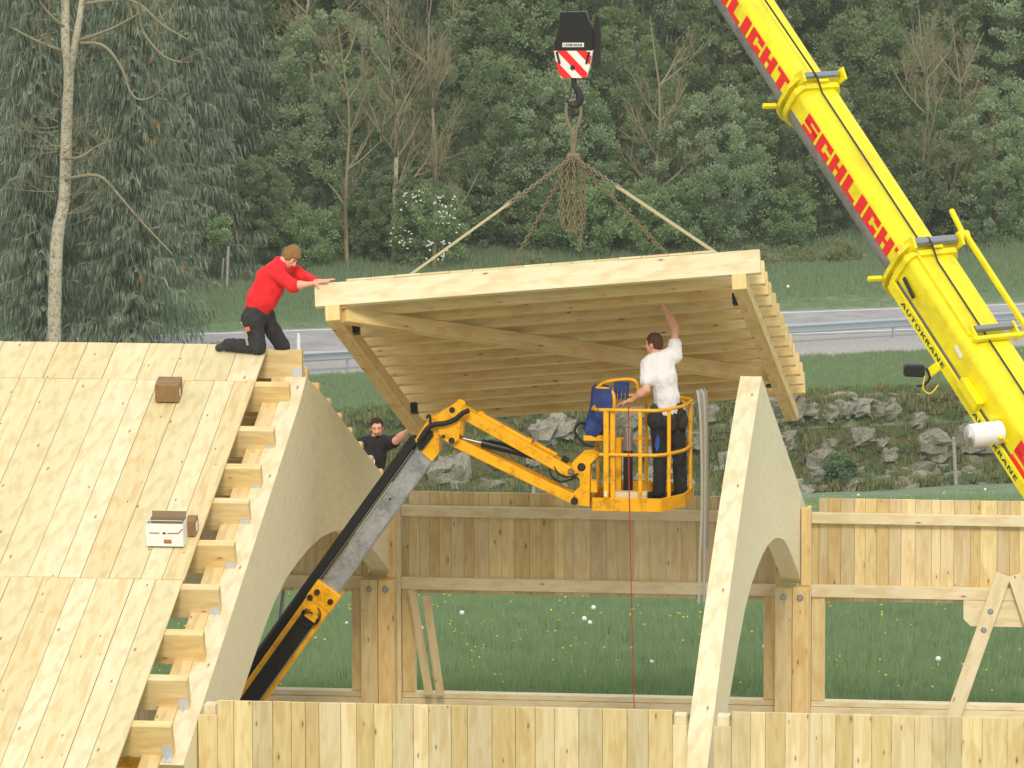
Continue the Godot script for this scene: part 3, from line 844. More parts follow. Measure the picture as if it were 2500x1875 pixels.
	beam(lamp, "lamp_bracket", at.call(-2.40, 0.34, -0.16), L0 + Vector3(0.03, 0.02, 0), 0.06, 0.10, M.crane, Vector3.UP, 0.008)
	pipe(lamp, "lamp_arm", smooth_path([L0 + Vector3(0.0, 0.08, 0.03), L0 + Vector3(0.04, -0.02, 0.03), L0 + Vector3(-0.02, -0.10, 0.04), L0 + Vector3(-0.10, -0.11, 0.05)]), 0.014, M.black)
	pipe(lamp, "lamp_cable", smooth_path([L0 + Vector3(-0.01, 0.0, 0.05), L0 + Vector3(-0.03, -0.14, 0.05), L0 + Vector3(0.05, -0.19, 0.05), L0 + Vector3(0.13, -0.10, 0.03)]), 0.008, M.crane)

# ---------------------------------------------------------------- articulated boom lift
func boom_lift() -> void:
	var z := -7.2
	var yel: Material = M.lift
	var T := thing("boom_lift", "orange yellow boom lift reaching through the arch with a basket on its jib", "boom lift", Vector3(-2.6, -3.37, z))
	var d := Vector3(0.580, 0.8146, 0)
	var lp := Vector3(-0.8146, 0.580, 0)
	var C1 := Vector3(-0.03, -0.12, z)
	var zz := Vector3(0, 0, 1)
	beam(T, "inner_boom", C1 - d * 0.4, C1 + d * 1.98, 0.24, 0.235, M.grey_boom, lp, 0.02)
	bolt(T, "stud", C1 + d * 1.28 + zz * 0.122 + lp * 0.03, zz, 0.012, 0.02, M.black)
	beam(T, "cable_track", C1 - d * 2.6 + lp * 0.215, C1 + d * 2.02 + lp * 0.20, 0.20, 0.13, M.black, lp, 0.03)
	beam(T, "track_rail", C1 - d * 0.05 + lp * 0.155 + zz * 0.10, C1 + d * 1.9 + lp * 0.145 + zz * 0.10, 0.02, 0.012, M.steel, lp, 0.003)
	var base := C1 - d * 3.6
	var ob := beam(T, "outer_boom", base, C1 - d * 0.02, 0.32, 0.315, yel, lp, 0.012)
	beam(ob, "hose_tray", base + zz * 0.165, C1 - d * 0.42 + zz * 0.165, 0.02, 0.19, M.black, lp, 0.004)
	beam(ob, "tray_lip", base + zz * 0.172 - lp * 0.10, C1 - d * 0.5 + zz * 0.172 - lp * 0.10, 0.03, 0.012, M.steel, lp, 0.003)
	beam(ob, "collar", C1 - d * 0.22, C1 + d * 0.02, 0.345, 0.335, yel, lp, 0.01)
	for q in [[-0.10, 0.09], [-0.10, -0.10], [-0.20, 0.12]]:
		bolt(ob, "collar_bolt", C1 + d * q[0] + lp * q[1] + zz * 0.18, zz, 0.034, 0.03, M.dark)
	for k in 4:
		var hp := []
		for j in 13:
			var a := TAU * j / 16.0 + k * 0.5
			hp.append(C1 - d * (0.42 - 0.02 * k) + d * cos(a) * (0.09 + 0.012 * k) + lp * (sin(a) * (0.08 + 0.01 * k) - 0.01) + zz * (0.185 + 0.012 * k))
		pipe(ob, "hose", hp, 0.008, M.rubber, 6)
	# knuckle at the top
	var fork := plate(T, "boom_head", [Vector2(0.985, 1.639), Vector2(1.141, 1.882), Vector2(1.255, 1.929), Vector2(1.27, 1.746), Vector2(1.256, 1.489), Vector2(1.178, 1.388), Vector2(1.013, 1.531)], z, 0.30, yel)
	plate(fork, "cable_cover", [Vector2(1.0, 1.60), Vector2(1.11, 1.77), Vector2(1.19, 1.74), Vector2(1.20, 1.69), Vector2(1.07, 1.52), Vector2(1.03, 1.52)], z + 0.16, 0.05, M.black)
	var kn: MeshInstance3D = null
	for dz in [0.13, -0.13]:
		var k := plate(T, "knuckle", [Vector2(1.244, 1.929), Vector2(1.381, 2.011), Vector2(1.475, 2.084), Vector2(1.535, 2.05), Vector2(1.523, 1.887), Vector2(1.496, 1.659), Vector2(1.413, 1.590), Vector2(1.334, 1.639), Vector2(1.266, 1.716)], z + dz + 0.05, 0.035, yel)
		if kn == null: kn = k
	plate(kn, "web", [Vector2(1.26, 1.93), Vector2(1.40, 2.0), Vector2(1.44, 1.96), Vector2(1.30, 1.88)], z + 0.02, 0.24, yel)
	plate(kn, "web", [Vector2(1.50, 1.70), Vector2(1.53, 1.69), Vector2(1.55, 2.0), Vector2(1.51, 2.0)], z + 0.02, 0.22, yel)
	for q in [[1.421, 1.994, 0.034], [1.414, 1.640, 0.036], [1.320, 1.687, 0.02]]:
		bolt(kn, "pin", Vector3(q[0], q[1], z + 0.20), zz, q[2], 0.03, M.dark)
	var hs := []
	for q in [[1.042, 1.629], [1.129, 1.767], [1.221, 1.826], [1.346, 1.845], [1.460, 1.892], [1.546, 1.962], [1.621, 1.997]]: hs.append(Vector3(q[0], q[1], z + 0.235))
	pipe(T, "hose", smooth_path(hs), 0.030, M.rubber, 10)
	pipe(T, "hose", smooth_path([Vector3(1.165, 1.80, z + 0.18), Vector3(1.165, 1.90, z + 0.18), Vector3(1.145, 1.925, z + 0.18), Vector3(1.125, 1.89, z + 0.17)]), 0.014, M.rubber)
	# jib: two arms and the cylinder between them
	var ja := beam(T, "upper_arm", Vector3(1.47, 1.975, z), Vector3(2.79, 1.258, z), 0.24, 0.125, yel, Vector3.UP, 0.008)
	var ad := (Vector3(2.79, 1.258, z) - Vector3(1.47, 1.975, z)).normalized()
	var au := Vector3(-ad.y, ad.x, 0)
	beam(ja, "arm_cover", Vector3(1.66, 1.87, z - 0.03) + au * 0.08, Vector3(2.27, 1.54, z - 0.03) + au * 0.08, 0.13, 0.04, yel, au, 0.006)
	beam(ja, "decal", Vector3(1.72, 1.84, z - 0.02) + au * 0.1015, Vector3(2.22, 1.568, z - 0.02) + au * 0.1015, 0.07, 0.003, M.card_in, au, 0.0)
	beam(ja, "valve", Vector3(2.62, 1.36, z) + au * 0.085, Vector3(2.69, 1.32, z) + au * 0.085, 0.1, 0.05, M.black, au, 0.008)
	beam(ja, "arm_cover", Vector3(2.30, 1.53, z - 0.05) + au * 0.075, Vector3(2.56, 1.39, z - 0.05) + au * 0.075, 0.08, 0.03, yel, au, 0.006)
	var la := beam(T, "lower_arm", Vector3(1.43, 1.609, z), Vector3(2.79, 0.972, z), 0.24, 0.115, yel, Vector3.UP, 0.008)
	bolt(la, "pin", Vector3(2.815, 0.955, z + 0.14), zz, 0.042, 0.05, M.dark)
	bolt(ja, "pin", Vector3(2.775, 1.30, z + 0.14), zz, 0.034, 0.05, M.steel)
	pipe(T, "piston_rod", [Vector3(1.50, 1.645, z + 0.03), Vector3(1.75, 1.588, z + 0.03)], 0.018, M.steel, 10)
	pipe(T, "cylinder", [Vector3(1.735, 1.592, z + 0.03), Vector3(2.58, 1.40, z + 0.03)], 0.047, M.black, 12)
	pipe(T, "hose", smooth_path([Vector3(1.82, 1.63, z + 0.06), Vector3(1.98, 1.60, z + 0.08), Vector3(2.12, 1.55, z + 0.08), Vector3(1.98, 1.68, z + 0.02)]), 0.012, M.rubber)
	pipe(T, "hose", smooth_path([Vector3(2.53, 1.40, z + 0.08), Vector3(2.54, 1.25, z + 0.1), Vector3(2.66, 1.17, z + 0.1), Vector3(2.82, 1.22, z + 0.08)]), 0.012, M.rubber)
	pipe(T, "hose", smooth_path([Vector3(2.56, 1.40, z + 0.1), Vector3(2.62, 1.28, z + 0.12), Vector3(2.74, 1.23, z + 0.12), Vector3(2.85, 1.26, z + 0.08)]), 0.012, M.rubber)
	# bracket that carries the basket
	var bk: MeshInstance3D = null
	for dz in [0.10, -0.10]:
		var k := plate(T, "basket_bracket", [Vector2(2.781, 1.388), Vector2(2.909, 1.504), Vector2(2.994, 1.505), Vector2(3.079, 1.470), Vector2(2.987, 1.370), Vector2(2.979, 0.883), Vector2(2.837, 0.902), Vector2(2.823, 0.988), Vector2(2.794, 1.038), Vector2(2.869, 1.110), Vector2(2.872, 1.196), Vector2(2.802, 1.270)], z - 0.05 + dz, 0.05, yel)
		if bk == null: bk = k
	boxat(bk, "web", Vector3(2.945, 0.89, z - 0.13), Vector3(2.975, 1.48, z + 0.04), yel, 0.004)
	bolt(bk, "pin_hole", Vector3(2.89, 1.34, z + 0.078), zz, 0.048, 0.012, M.dark)
	boxat(bk, "lug", Vector3(2.99, 1.04, z - 0.08), Vector3(3.065, 1.18, z + 0.05), yel, 0.006)
	basket(T)
	# chassis under the roof, mostly hidden by the wall
	var ch := Vector3(-2.9, -3.37, z)
	boxat(T, "chassis", ch + Vector3(-1.2, 0.35, -0.75), ch + Vector3(1.2, 0.75, 0.75), yel, 0.03)
	boxat(T, "turntable", ch + Vector3(-1.3, 0.78, -0.55), ch + Vector3(0.9, 1.45, 0.55), yel, 0.05)
	beam(T, "boom_pivot", base, ch + Vector3(-0.3, 1.3, 0), 0.34, 0.3, yel, lp, 0.02)
	for sx in [-0.85, 0.85]:
		for sz in [-0.85, 0.85]:
			var w := MB.new()
			w.tube([ch + Vector3(sx, 0.42, sz - 0.15), ch + Vector3(sx, 0.42, sz - 0.12), ch + Vector3(sx, 0.42, sz + 0.12), ch + Vector3(sx, 0.42, sz + 0.15)], [0.36, 0.42, 0.42, 0.36], 20)
			var wh := put(T, "wheel", w.done(), M.rubber)
			bolt(wh, "rim", ch + Vector3(sx, 0.42, sz + signf(sz) * 0.15), Vector3(0, 0, signf(sz)), 0.2, 0.03, yel)
const BASKET := [Vector2(3.008, -7.2), Vector2(3.79, -7.2), Vector2(4.02, -7.62), Vector2(4.07, -8.12), Vector2(3.80, -8.42), Vector2(3.15, -8.42), Vector2(2.985, -7.95)]
func basket(T: Node) -> void:
	var yel: Material = M.lift
	var B := Node3D.new()
	B.name = "basket"
	T.add_child(B, true)
	var n := BASKET.size()
	var at := func(i: int, y: float) -> Vector3: return Vector3(BASKET[i % n].x, y, BASKET[i % n].y)
	# floor tray: toe boards with rounded corners
	var poly := PackedVector2Array()
	for p in BASKET: poly.append(Vector2(p.x, -p.y))
	var fm := MB.new()
	fm.prism(poly, Transform3D(Basis(Vector3.RIGHT, Vector3(0, 0, -1), Vector3.UP), Vector3(0, 0.845, 0)), 0.03)
	put(B, "floor", fm.done(), M.dark)
	for i in n:
		beam(B, "toe_board", at.call(i, 0.90), at.call(i + 1, 0.90), 0.02, 0.155, yel, Vector3.UP, 0.004)
	for ry in [1.99, 1.475]:
		var loop := []
		for i in n:
			var a: Vector3 = at.call(i, ry)
			var b: Vector3 = at.call(i + 1, ry)
			var e := (b - a).normalized() * 0.07
			loop.append(a + e)
			loop.append(b - e)
		loop.append(loop[0])
		var m := MB.new()
		m.tube(loop, [0.021], 8, false)
		put(B, "rail", m.done(), yel)
	for q in [[3.165, -7.2, 0.030], [3.235, -7.24, 0.028], [3.555, -7.2, 0.021], [3.87, -7.345, 0.021], [4.055, -7.98, 0.021], [3.95, -8.25, 0.021], [3.5, -8.42, 0.021], [3.0, -7.8, 0.021]]:
		boxat(B, "post", Vector3(q[0] - q[2], 0.97, q[1] - q[2]), Vector3(q[0] + q[2], 1.975, q[1] + q[2]), yel, 0.006)
	# gate hoop, console and blue cover at the left end
	pipe(B, "hoop", smooth_path([Vector3(3.02, 2.19, -7.55), Vector3(3.16, 2.185, -7.5), Vector3(3.22, 2.12, -7.48), Vector3(3.222, 1.95, -7.48)], 5), 0.021, yel)
	pipe(B, "hoop", smooth_path([Vector3(3.02, 2.19, -7.55), Vector3(3.10, 2.235, -7.75), Vector3(3.35, 2.255, -7.85), Vector3(3.455, 2.20, -7.85), Vector3(3.46, 1.99, -7.85)], 5), 0.021, yel)
	boxat(B, "console", Vector3(2.98, 1.66, -7.82), Vector3(3.14, 2.08, -7.5), M.dark, 0.02)
	boxat(B, "console_shelf", Vector3(2.88, 1.60, -7.75), Vector3(3.22, 1.66, -7.4), yel, 0.006)
	boxat(B, "mast", Vector3(3.235, 0.9, -7.62), Vector3(3.30, 1.62, -7.52), yel, 0.006)
	var cv := MB.new()
	var rows := []
	for r in [[2.19, 2.96, 3.02, 3.20, 0.0], [2.05, 2.95, 3.02, 3.21, 0.02], [1.96, 2.94, 3.03, 3.20, 0.03], [1.84, 2.90, 2.99, 3.13, 0.05], [1.72, 2.85, 2.93, 3.10, 0.07], [1.65, 2.90, 2.97, 3.06, 0.07]]:
		var y: float = r[0]
		rows.append([Vector3(r[1], y, -7.86), Vector3(r[1] - 0.01, y, -7.62), Vector3((r[1] + r[2]) * 0.5, y, -7.49 + r[4]), Vector3(r[2] + 0.06, y, -7.455 + r[4]), Vector3(r[3], y + 0.01, -7.47 + r[4] * 0.5)])
	for i in rows.size() - 1:
		for k in 4:
			cv.fquad(rows[i][k], rows[i][k + 1], rows[i + 1][k + 1], rows[i + 1][k], Vector3(3.1, 1.9, -7.75))
	for k in 4:
		cv.fquad(rows[0][k], rows[0][k + 1], Vector3(3.12, 2.20, -7.75), Vector3(3.05, 2.20, -7.8), Vector3(3.1, 1.9, -7.7))
	put(B, "blue_cover", cv.done(), M.blue)
	var c2 := MB.new()
	for k in 4:
		var x0 := 3.19 + 0.045 * k
		c2.fquad(Vector3(x0, 2.235, -7.80 + 0.01 * (k % 2)), Vector3(x0 + 0.045, 2.235, -7.81 + 0.01 * ((k + 1) % 2)), Vector3(x0 + 0.045 - 0.01, 2.05, -7.80), Vector3(x0, 2.02, -7.79), Vector3(3.3, 2.1, -9))
	put(B, "blue_cover", c2.done(), M.blue)
	pipe(B, "hose", smooth_path([Vector3(2.95, 1.76, -7.55), Vector3(2.83, 1.79, -7.5), Vector3(2.77, 1.71, -7.48), Vector3(2.82, 1.62, -7.46), Vector3(2.90, 1.55, -7.45), Vector3(3.0, 1.53, -7.45)]), 0.017, M.rubber)
	boxat(B, "timber_block", Vector3(3.24, 0.865, -7.42), Vector3(3.62, 1.03, -7.27), M.pale, 0.004)
	boxat(B, "white_tag", Vector3(3.15, 1.0, -7.168), Vector3(3.175, 1.06, -7.166), M.white, 0.0)
	var can := MB.new()
	can.tube([Vector3(3.36, 0.87, -7.72), Vector3(3.36, 1.45, -7.72)], [0.055], 12)
	put(B, "pipe_bundle", can.done(), M.dark)
	can = MB.new()
	can.tube([Vector3(3.36, 1.45, -7.72), Vector3(3.36, 1.72, -7.72)], [0.05, 0.06], 12)
	put(B, "silver_canister", can.done(), M.zinc)

func loose_things() -> void:
	# straps hanging over the basket rail
	var S := thing("hanging_straps", "long grey lifting straps hanging over the basket rail", "strap", Vector3(4.2, -0.32, -7.2))
	var path := [[4.165, 2.02, -7.98], [4.17, 2.10, -7.9], [4.19, 2.13, -7.8], [4.215, 2.06, -7.74], [4.235, 1.7, -7.72], [4.245, 0.9, -7.72], [4.235, 0.3, -7.72], [4.22, -0.32, -7.72]]
	for k in 4:
		var m := MB.new()
		var pts := []
		var last := path.size() - (1 if k % 2 == 1 else 0)
		for i in last:
			pts.append(Vector3(path[i][0], path[i][1], path[i][2]) + Vector3(0.024 * k - 0.036 + 0.006 * sin(i * 1.7 + k), 0.008 * k, -0.016 * (k % 2)))
		m.tube(smooth_path(pts, 4), [0.017], 8)
		put(S, "strap", m.done(), mat([Color(0.72, 0.71, 0.66), Color(0.60, 0.59, 0.55), Color(0.68, 0.67, 0.63), Color(0.55, 0.54, 0.51)][k], 0.9))
	var S2 := thing("guide_rope", "thin red rope hanging from the lift basket", "rope", Vector3(3.45, -1.6, -7.15))
	pipe(S2, "rope", smooth_path([Vector3(3.43, 2.02, -7.2), Vector3(3.425, 2.0, -7.165), Vector3(3.425, 1.6, -7.165), Vector3(3.44, 0.7, -7.16), Vector3(3.47, -0.6, -7.14), Vector3(3.50, -1.9, -7.12), Vector3(3.5, -3.3, -7.1)]), 0.006, mat(Color(0.72, 0.16, 0.20), 0.8), 6)
	boards_leaning()
	boxes()
func boards_leaning() -> void:
	for q in [[Vector3(0.05, -1.18, -12.97), Vector3(0.275, -2.53, -12.92), 0.105, "first of two loose boards leaning inside the far opening, next to the post"], [Vector3(0.235, -1.26, -12.98), Vector3(0.42, -2.53, -12.92), 0.105, "second loose board leaning inside the far opening, farther from the post"]]:
		var T := thing("leaning_board", q[3], "board", q[1], "boards leaning in the far opening")
		beam(T, "board", q[0], q[1], 0.03, q[2], wood[3], Vector3(1, 0.2, 0))
func boxes() -> void:
	var sl := atan(0.346)
	var nrm := Vector3(0, cos(sl), sin(sl))
	var dn := Vector3(0, -sin(sl), cos(sl))
	# brown carton, sitting level on the slope
	var put_on := func(x: float, z: float) -> Vector3: return Vector3(x, deck_y(z - MID) + 0.035, z)
	var c: Vector3 = put_on.call(-1.655, -5.99)
	var T := thing("cardboard_box", "closed brown cardboard box on the plank roof near the ridge", "box", c)
	var bs := Basis(Vector3.RIGHT, -0.10) * Basis(Vector3.UP, 0.05)
	piece(T, "carton", Transform3D(bs * Basis(Vector3.RIGHT, 0.30), c + nrm * 0.10), Vector3(0.27, 0.20, 0.30), M.card, 0.004)
	piece(T, "label", Transform3D(bs * Basis(Vector3.RIGHT, 0.30), c + nrm * 0.085 + Vector3(0.1365, -0.01, 0.05)), Vector3(0.002, 0.09, 0.08), M.white)
	piece(T, "tape", Transform3D(bs * Basis(Vector3.RIGHT, 0.30), c + nrm * 0.201), Vector3(0.27, 0.002, 0.05), M.card_in)
	# white carton with open flap
	c = put_on.call(-1.065, -2.78)
	T = thing("white_carton", "open white carton printed with red lines on the plank roof", "box", c)
	bs = Basis(Vector3.RIGHT, 0.12)
	var w := 0.40
	var h := 0.25
	var dp := 0.26
	var x := Transform3D(bs, c + Vector3(0, 0.125, 0.0))
	piece(T, "front", x * Transform3D(Basis.IDENTITY, Vector3(0, 0, dp * 0.5)), Vector3(w, h, 0.006), M.white)
	piece(T, "back", x * Transform3D(Basis.IDENTITY, Vector3(0, 0, -dp * 0.5)), Vector3(w, h, 0.006), M.card_in)
	for sx in [-1.0, 1.0]:
		piece(T, "side", x * Transform3D(Basis.IDENTITY, Vector3(sx * (w * 0.5 - 0.003), 0, 0)), Vector3(0.006, h, dp - 0.01), M.white)
	piece(T, "bottom", x * Transform3D(Basis.IDENTITY, Vector3(0, -h * 0.5 + 0.006, 0)), Vector3(w - 0.014, 0.006, dp - 0.014), M.card_in)
	piece(T, "flap", x * Transform3D(Basis(Vector3.RIGHT, -0.25), Vector3(0.0, h * 0.5 + 0.03, -dp * 0.5 - 0.012)), Vector3(w - 0.03, 0.065, 0.005), M.card_in)
	piece(T, "flap", x * Transform3D(Basis(Vector3.RIGHT, 1.25), Vector3(0, h * 0.5 + 0.015, dp * 0.5 - 0.06)), Vector3(w - 0.02, 0.11, 0.005), M.white)
	for q in [[-0.11, 0.02, 0.11, 0.010], [0.09, 0.02, 0.12, 0.010]]:
		piece(T, "red_line", x * Transform3D(Basis.IDENTITY, Vector3(q[0], q[1], dp * 0.5 + 0.0045)), Vector3(q[2], q[3], 0.002), mat(Color(0.62, 0.13, 0.16), 0.6))
	piece(T, "red_line", x * Transform3D(Basis(Vector3(0, 0, 1), 0.75), Vector3(0.172, 0.045, dp * 0.5 + 0.0045)), Vector3(0.07, 0.010, 0.002), mat(Color(0.62, 0.13, 0.16), 0.6))
	piece(T, "emblem", x * Transform3D(Basis.IDENTITY, Vector3(-0.005, 0.02, dp * 0.5 + 0.0045)), Vector3(0.035, 0.02, 0.002), M.dark)
	piece(T, "sticker", x * Transform3D(Basis.IDENTITY, Vector3(0.03, -0.06, dp * 0.5 + 0.0045)), Vector3(0.085, 0.022, 0.002), mat(Color(0.85, 0.36, 0.22), 0.6))
	piece(T, "sticker", x * Transform3D(Basis.IDENTITY, Vector3(0.03, -0.083, dp * 0.5 + 0.0045)), Vector3(0.085, 0.018, 0.002), mat(Color(0.45, 0.40, 0.36), 0.6))
	c = put_on.call(-0.835, -2.98)
	T = thing("small_carton", "small brown carton tucked beside the open white carton", "box", c)
	piece(T, "carton", Transform3D(Basis(Vector3.RIGHT, 0.2), c + Vector3(0, 0.09, 0)), Vector3(0.11, 0.17, 0.2), M.card, 0.004)
	piece(T, "label", Transform3D(Basis(Vector3.RIGHT, 0.2), c + Vector3(0.0565, 0.09, 0.01)), Vector3(0.002, 0.10, 0.10), M.white)

# ---------------------------------------------------------------- people
# a field of tapered capsules [0, a, b, ra, rb] and ellipsoids [1, centre, radii, basis], meshed as surface nets
var folds := FastNoiseLite.new()
func nets(mb: MB, pr: Array, cell: float, k: float, crease := 0.0, fine := 14.0) -> void:
	var lo := Vector3.INF
	var hi := -Vector3.INF
	var boxes_ := []
	for p in pr:
		var a: Vector3
		var b: Vector3
		if p[0] == 0:
			var r: float = maxf(p[3], p[4])
			a = p[1].min(p[2]) - Vector3.ONE * r
			b = p[1].max(p[2]) + Vector3.ONE * r
		else:
			var r: float = maxf(p[2].x, maxf(p[2].y, p[2].z))
			a = p[1] - Vector3.ONE * r
			b = p[1] + Vector3.ONE * r
		a -= Vector3.ONE * (k + cell * 2.0)
		b += Vector3.ONE * (k + cell * 2.0)
		boxes_.append([a, b])
		lo = lo.min(a)
		hi = hi.max(b)
	var nx := int((hi.x - lo.x) / cell) + 2
	var ny := int((hi.y - lo.y) / cell) + 2
	var nz := int((hi.z - lo.z) / cell) + 2
	var F := PackedFloat32Array()
	F.resize(nx * ny * nz)
	F.fill(1.0)
	for w in pr.size():
		var p: Array = pr[w]
		var a: Vector3 = (boxes_[w][0] - lo) / cell
		var b: Vector3 = (boxes_[w][1] - lo) / cell
		var cap: bool = p[0] == 0
		var A: Vector3 = p[1]
		var ab := Vector3.ZERO
		var l2 := 1.0
		var iv := Basis.IDENTITY
		if cap:
			ab = p[2] - p[1]
			l2 = maxf(ab.length_squared(), 1e-9)
		else:
			iv = (p[3] as Basis).transposed()
		for i in range(maxi(0, int(a.x)), mini(nx - 1, int(b.x) + 1)):
			for j in range(maxi(0, int(a.y)), mini(ny - 1, int(b.y) + 1)):
				var at := (i * ny + j) * nz
				for m in range(maxi(0, int(a.z)), mini(nz - 1, int(b.z) + 1)):
					var q := lo + Vector3(i, j, m) * cell - A
					var dist: float
					if cap:
						var h := clampf(q.dot(ab) / l2, 0.0, 1.0)
						dist = (q - ab * h).length() - lerpf(p[3], p[4], h)
					else:
						var e := iv * q
						var r: Vector3 = p[2]
						var k0 := (e / r).length()
						dist = k0 * (k0 - 1.0) / maxf((e / (r * r)).length(), 1e-6)
					var f := F[at + m]
					var g := maxf(k - absf(f - dist), 0.0) / k
					F[at + m] = minf(f, dist) - g * g * k * 0.25
	var ix := PackedInt32Array()
	ix.resize(nx * ny * nz)
	ix.fill(-1)
	var V := PackedVector3Array()
	var st := [ny * nz, nz, 1]
	for i in nx - 1:
		for j in ny - 1:
			for m in nz - 1:
				var o := (i * ny + j) * nz + m
				var s0 := F[o] < 0.0
				if s0 == (F[o + 1] < 0.0) and s0 == (F[o + nz] < 0.0) and s0 == (F[o + nz + 1] < 0.0):
					var o2 := o + ny * nz
					if s0 == (F[o2] < 0.0) and s0 == (F[o2 + 1] < 0.0) and s0 == (F[o2 + nz] < 0.0) and s0 == (F[o2 + nz + 1] < 0.0):
						continue
				var sum := Vector3.ZERO
				var cnt := 0
				for c in 8:
					var cx := c & 1
					var cy := (c >> 1) & 1
					var cz := (c >> 2) & 1
					var fa := F[o + cx * st[0] + cy * nz + cz]
					for ax in 3:
						if ((c >> ax) & 1) == 0:
							var fb := F[o + cx * st[0] + cy * nz + cz + st[ax]]
							if (fa < 0.0) != (fb < 0.0):
								var q := Vector3(cx, cy, cz)
								q[ax] += fa / (fa - fb)
								sum += q
								cnt += 1
				ix[o] = V.size()
				V.append(lo + (Vector3(i, j, m) + sum / cnt) * cell)
	var N := PackedVector3Array()
	N.resize(V.size())
	var faces := []
	for i in range(1, nx - 1):
		for j in range(1, ny - 1):
			for m in range(1, nz - 1):
				var o := (i * ny + j) * nz + m
				var s0 := F[o] < 0.0
				for ax in 3:
					if s0 != (F[o + st[ax]] < 0.0):
						var b: int = st[(ax + 1) % 3]
						var d: int = st[(ax + 2) % 3]
						var q := [ix[o], ix[o - b], ix[o - b - d], ix[o - d]]
						if q[0] < 0 or q[1] < 0 or q[2] < 0 or q[3] < 0: continue
						var nn := (V[q[1]] - V[q[0]]).cross(V[q[2]] - V[q[0]])
						var dir := Vector3.ZERO
						dir[ax] = 1.0 if s0 else -1.0
						if nn.dot(dir) < 0: nn = -nn
						for e in q: N[e] += nn
						faces.append(q)
	if crease > 0.0:
		# cloth folds and locks of hair: the surface is pushed in and out along its normal, then its normals are taken anew
		folds.seed = 9
		folds.frequency = 1.0
		folds.fractal_type = FastNoiseLite.FRACTAL_RIDGED
		folds.fractal_octaves = 2
		for i in V.size():
			var q := V[i] * fine
			V[i] += N[i].normalized() * crease * folds.get_noise_3d(q.x, q.y * 0.55, q.z)
		for i in N.size(): N[i] = N[i].normalized() * 1e-7
		for q in faces:
			var nn := (V[q[1]] - V[q[0]]).cross(V[q[2]] - V[q[0]]) + (V[q[2]] - V[q[0]]).cross(V[q[3]] - V[q[0]])
			if nn.dot(N[q[0]]) < 0: nn = -nn
			for e in q: N[e] += nn
	for q in faces:
		var n0 := N[q[0]].normalized()
		var n1 := N[q[1]].normalized()
		var n2 := N[q[2]].normalized()
		var n3 := N[q[3]].normalized()
		mb.tri(V[q[0]], V[q[1]], V[q[2]], n0, n1, n2)
		mb.tri(V[q[0]], V[q[2]], V[q[3]], n0, n2, n3)
func cap(a: Vector3, b: Vector3, ra: float, rb: float) -> Array: return [0, a, b, ra, rb]
func look(f: Vector3, u: Vector3) -> Basis:
	var z := f.normalized()
	var x := u.cross(z).normalized()
	return Basis(x, z.cross(x), z)
func head_field(c: Vector3, b: Basis) -> Array:
	# x: the person's left, y up, z face
	var w := func(x: float, y: float, z: float) -> Vector3: return c + b * Vector3(x, y, z)
	return [[1, w.call(0, 0.022, -0.012), Vector3(0.074, 0.088, 0.094), b], [1, w.call(0, -0.045, 0.026), Vector3(0.056, 0.066, 0.062), b], [1, w.call(0, -0.092, 0.055), Vector3(0.026, 0.022, 0.024), b],
		cap(w.call(0, 0.005, 0.085), w.call(0, -0.032, 0.104), 0.009, 0.014), [1, w.call(0, 0.022, 0.072), Vector3(0.05, 0.014, 0.016), b], [1, w.call(0, -0.062, 0.084), Vector3(0.024, 0.010, 0.010), b],
		[1, w.call(0.036, -0.025, 0.062), Vector3(0.022, 0.02, 0.018), b], [1, w.call(-0.036, -0.025, 0.062), Vector3(0.022, 0.02, 0.018), b],
		[1, w.call(0.076, -0.012, -0.012), Vector3(0.011, 0.032, 0.02), b], [1, w.call(-0.076, -0.012, -0.012), Vector3(0.011, 0.032, 0.02), b],
		cap(w.call(0, -0.06, -0.028), w.call(0, -0.15, -0.045), 0.054, 0.058)]
func hand_field(wr: Vector3, dir: Vector3, palm: Vector3, thumb: float, curl: float, spread := 1.0, k_ := 1.12) -> Array:
	# dir: towards the fingertips, palm: the way the palm faces, thumb: +1 or -1 along dir x palm, k_: size
	var d := dir.normalized()
	var n := (palm - d * palm.dot(d)).normalized()
	var s := d.cross(n) * thumb
	var b := Basis(s, n, d)
	var o := [cap(wr - d * 0.02, wr + d * 0.03 * k_, 0.026, 0.028), [1, wr + d * 0.058 * k_, Vector3(0.042, 0.017, 0.046) * k_, b]]
	for k in 4:
		var off: float = [0.030, 0.0105, -0.0095, -0.029][k] * k_
		var ln: float = [0.040, 0.046, 0.043, 0.034][k] * k_
		var a := wr + d * (0.092 - 0.006 * absf(k - 1.2)) * k_ + s * off
		var d1 := (d + n * 0.22 * curl + s * off * 3.0 * spread).normalized()
		var d2 := (d + n * 0.75 * curl + s * off * 3.0 * spread).normalized()
		var d3 := (d + n * 1.25 * curl + s * off * 2.0 * spread).normalized()
		o.append(cap(a - d1 * 0.01, a + d1 * ln, 0.0105, 0.0098))
		o.append(cap(a + d1 * ln, a + d1 * ln + d2 * ln * 0.62, 0.0098, 0.009))
		o.append(cap(a + d1 * ln + d2 * ln * 0.62, a + d1 * ln + d2 * ln * 0.62 + d3 * ln * 0.5, 0.009, 0.0078))
	var ta := wr + d * 0.03 * k_ + s * 0.030 * k_
	var t1 := ta + (d * 0.6 + s * 0.75 + n * 0.25).normalized() * 0.042 * k_
	var t2 := t1 + (d * 0.85 + s * 0.4 + n * 0.35).normalized() * 0.034 * k_
	o.append(cap(ta, t1, 0.0135, 0.0115))
	o.append(cap(t1, t2, 0.0115, 0.0095))
	return o
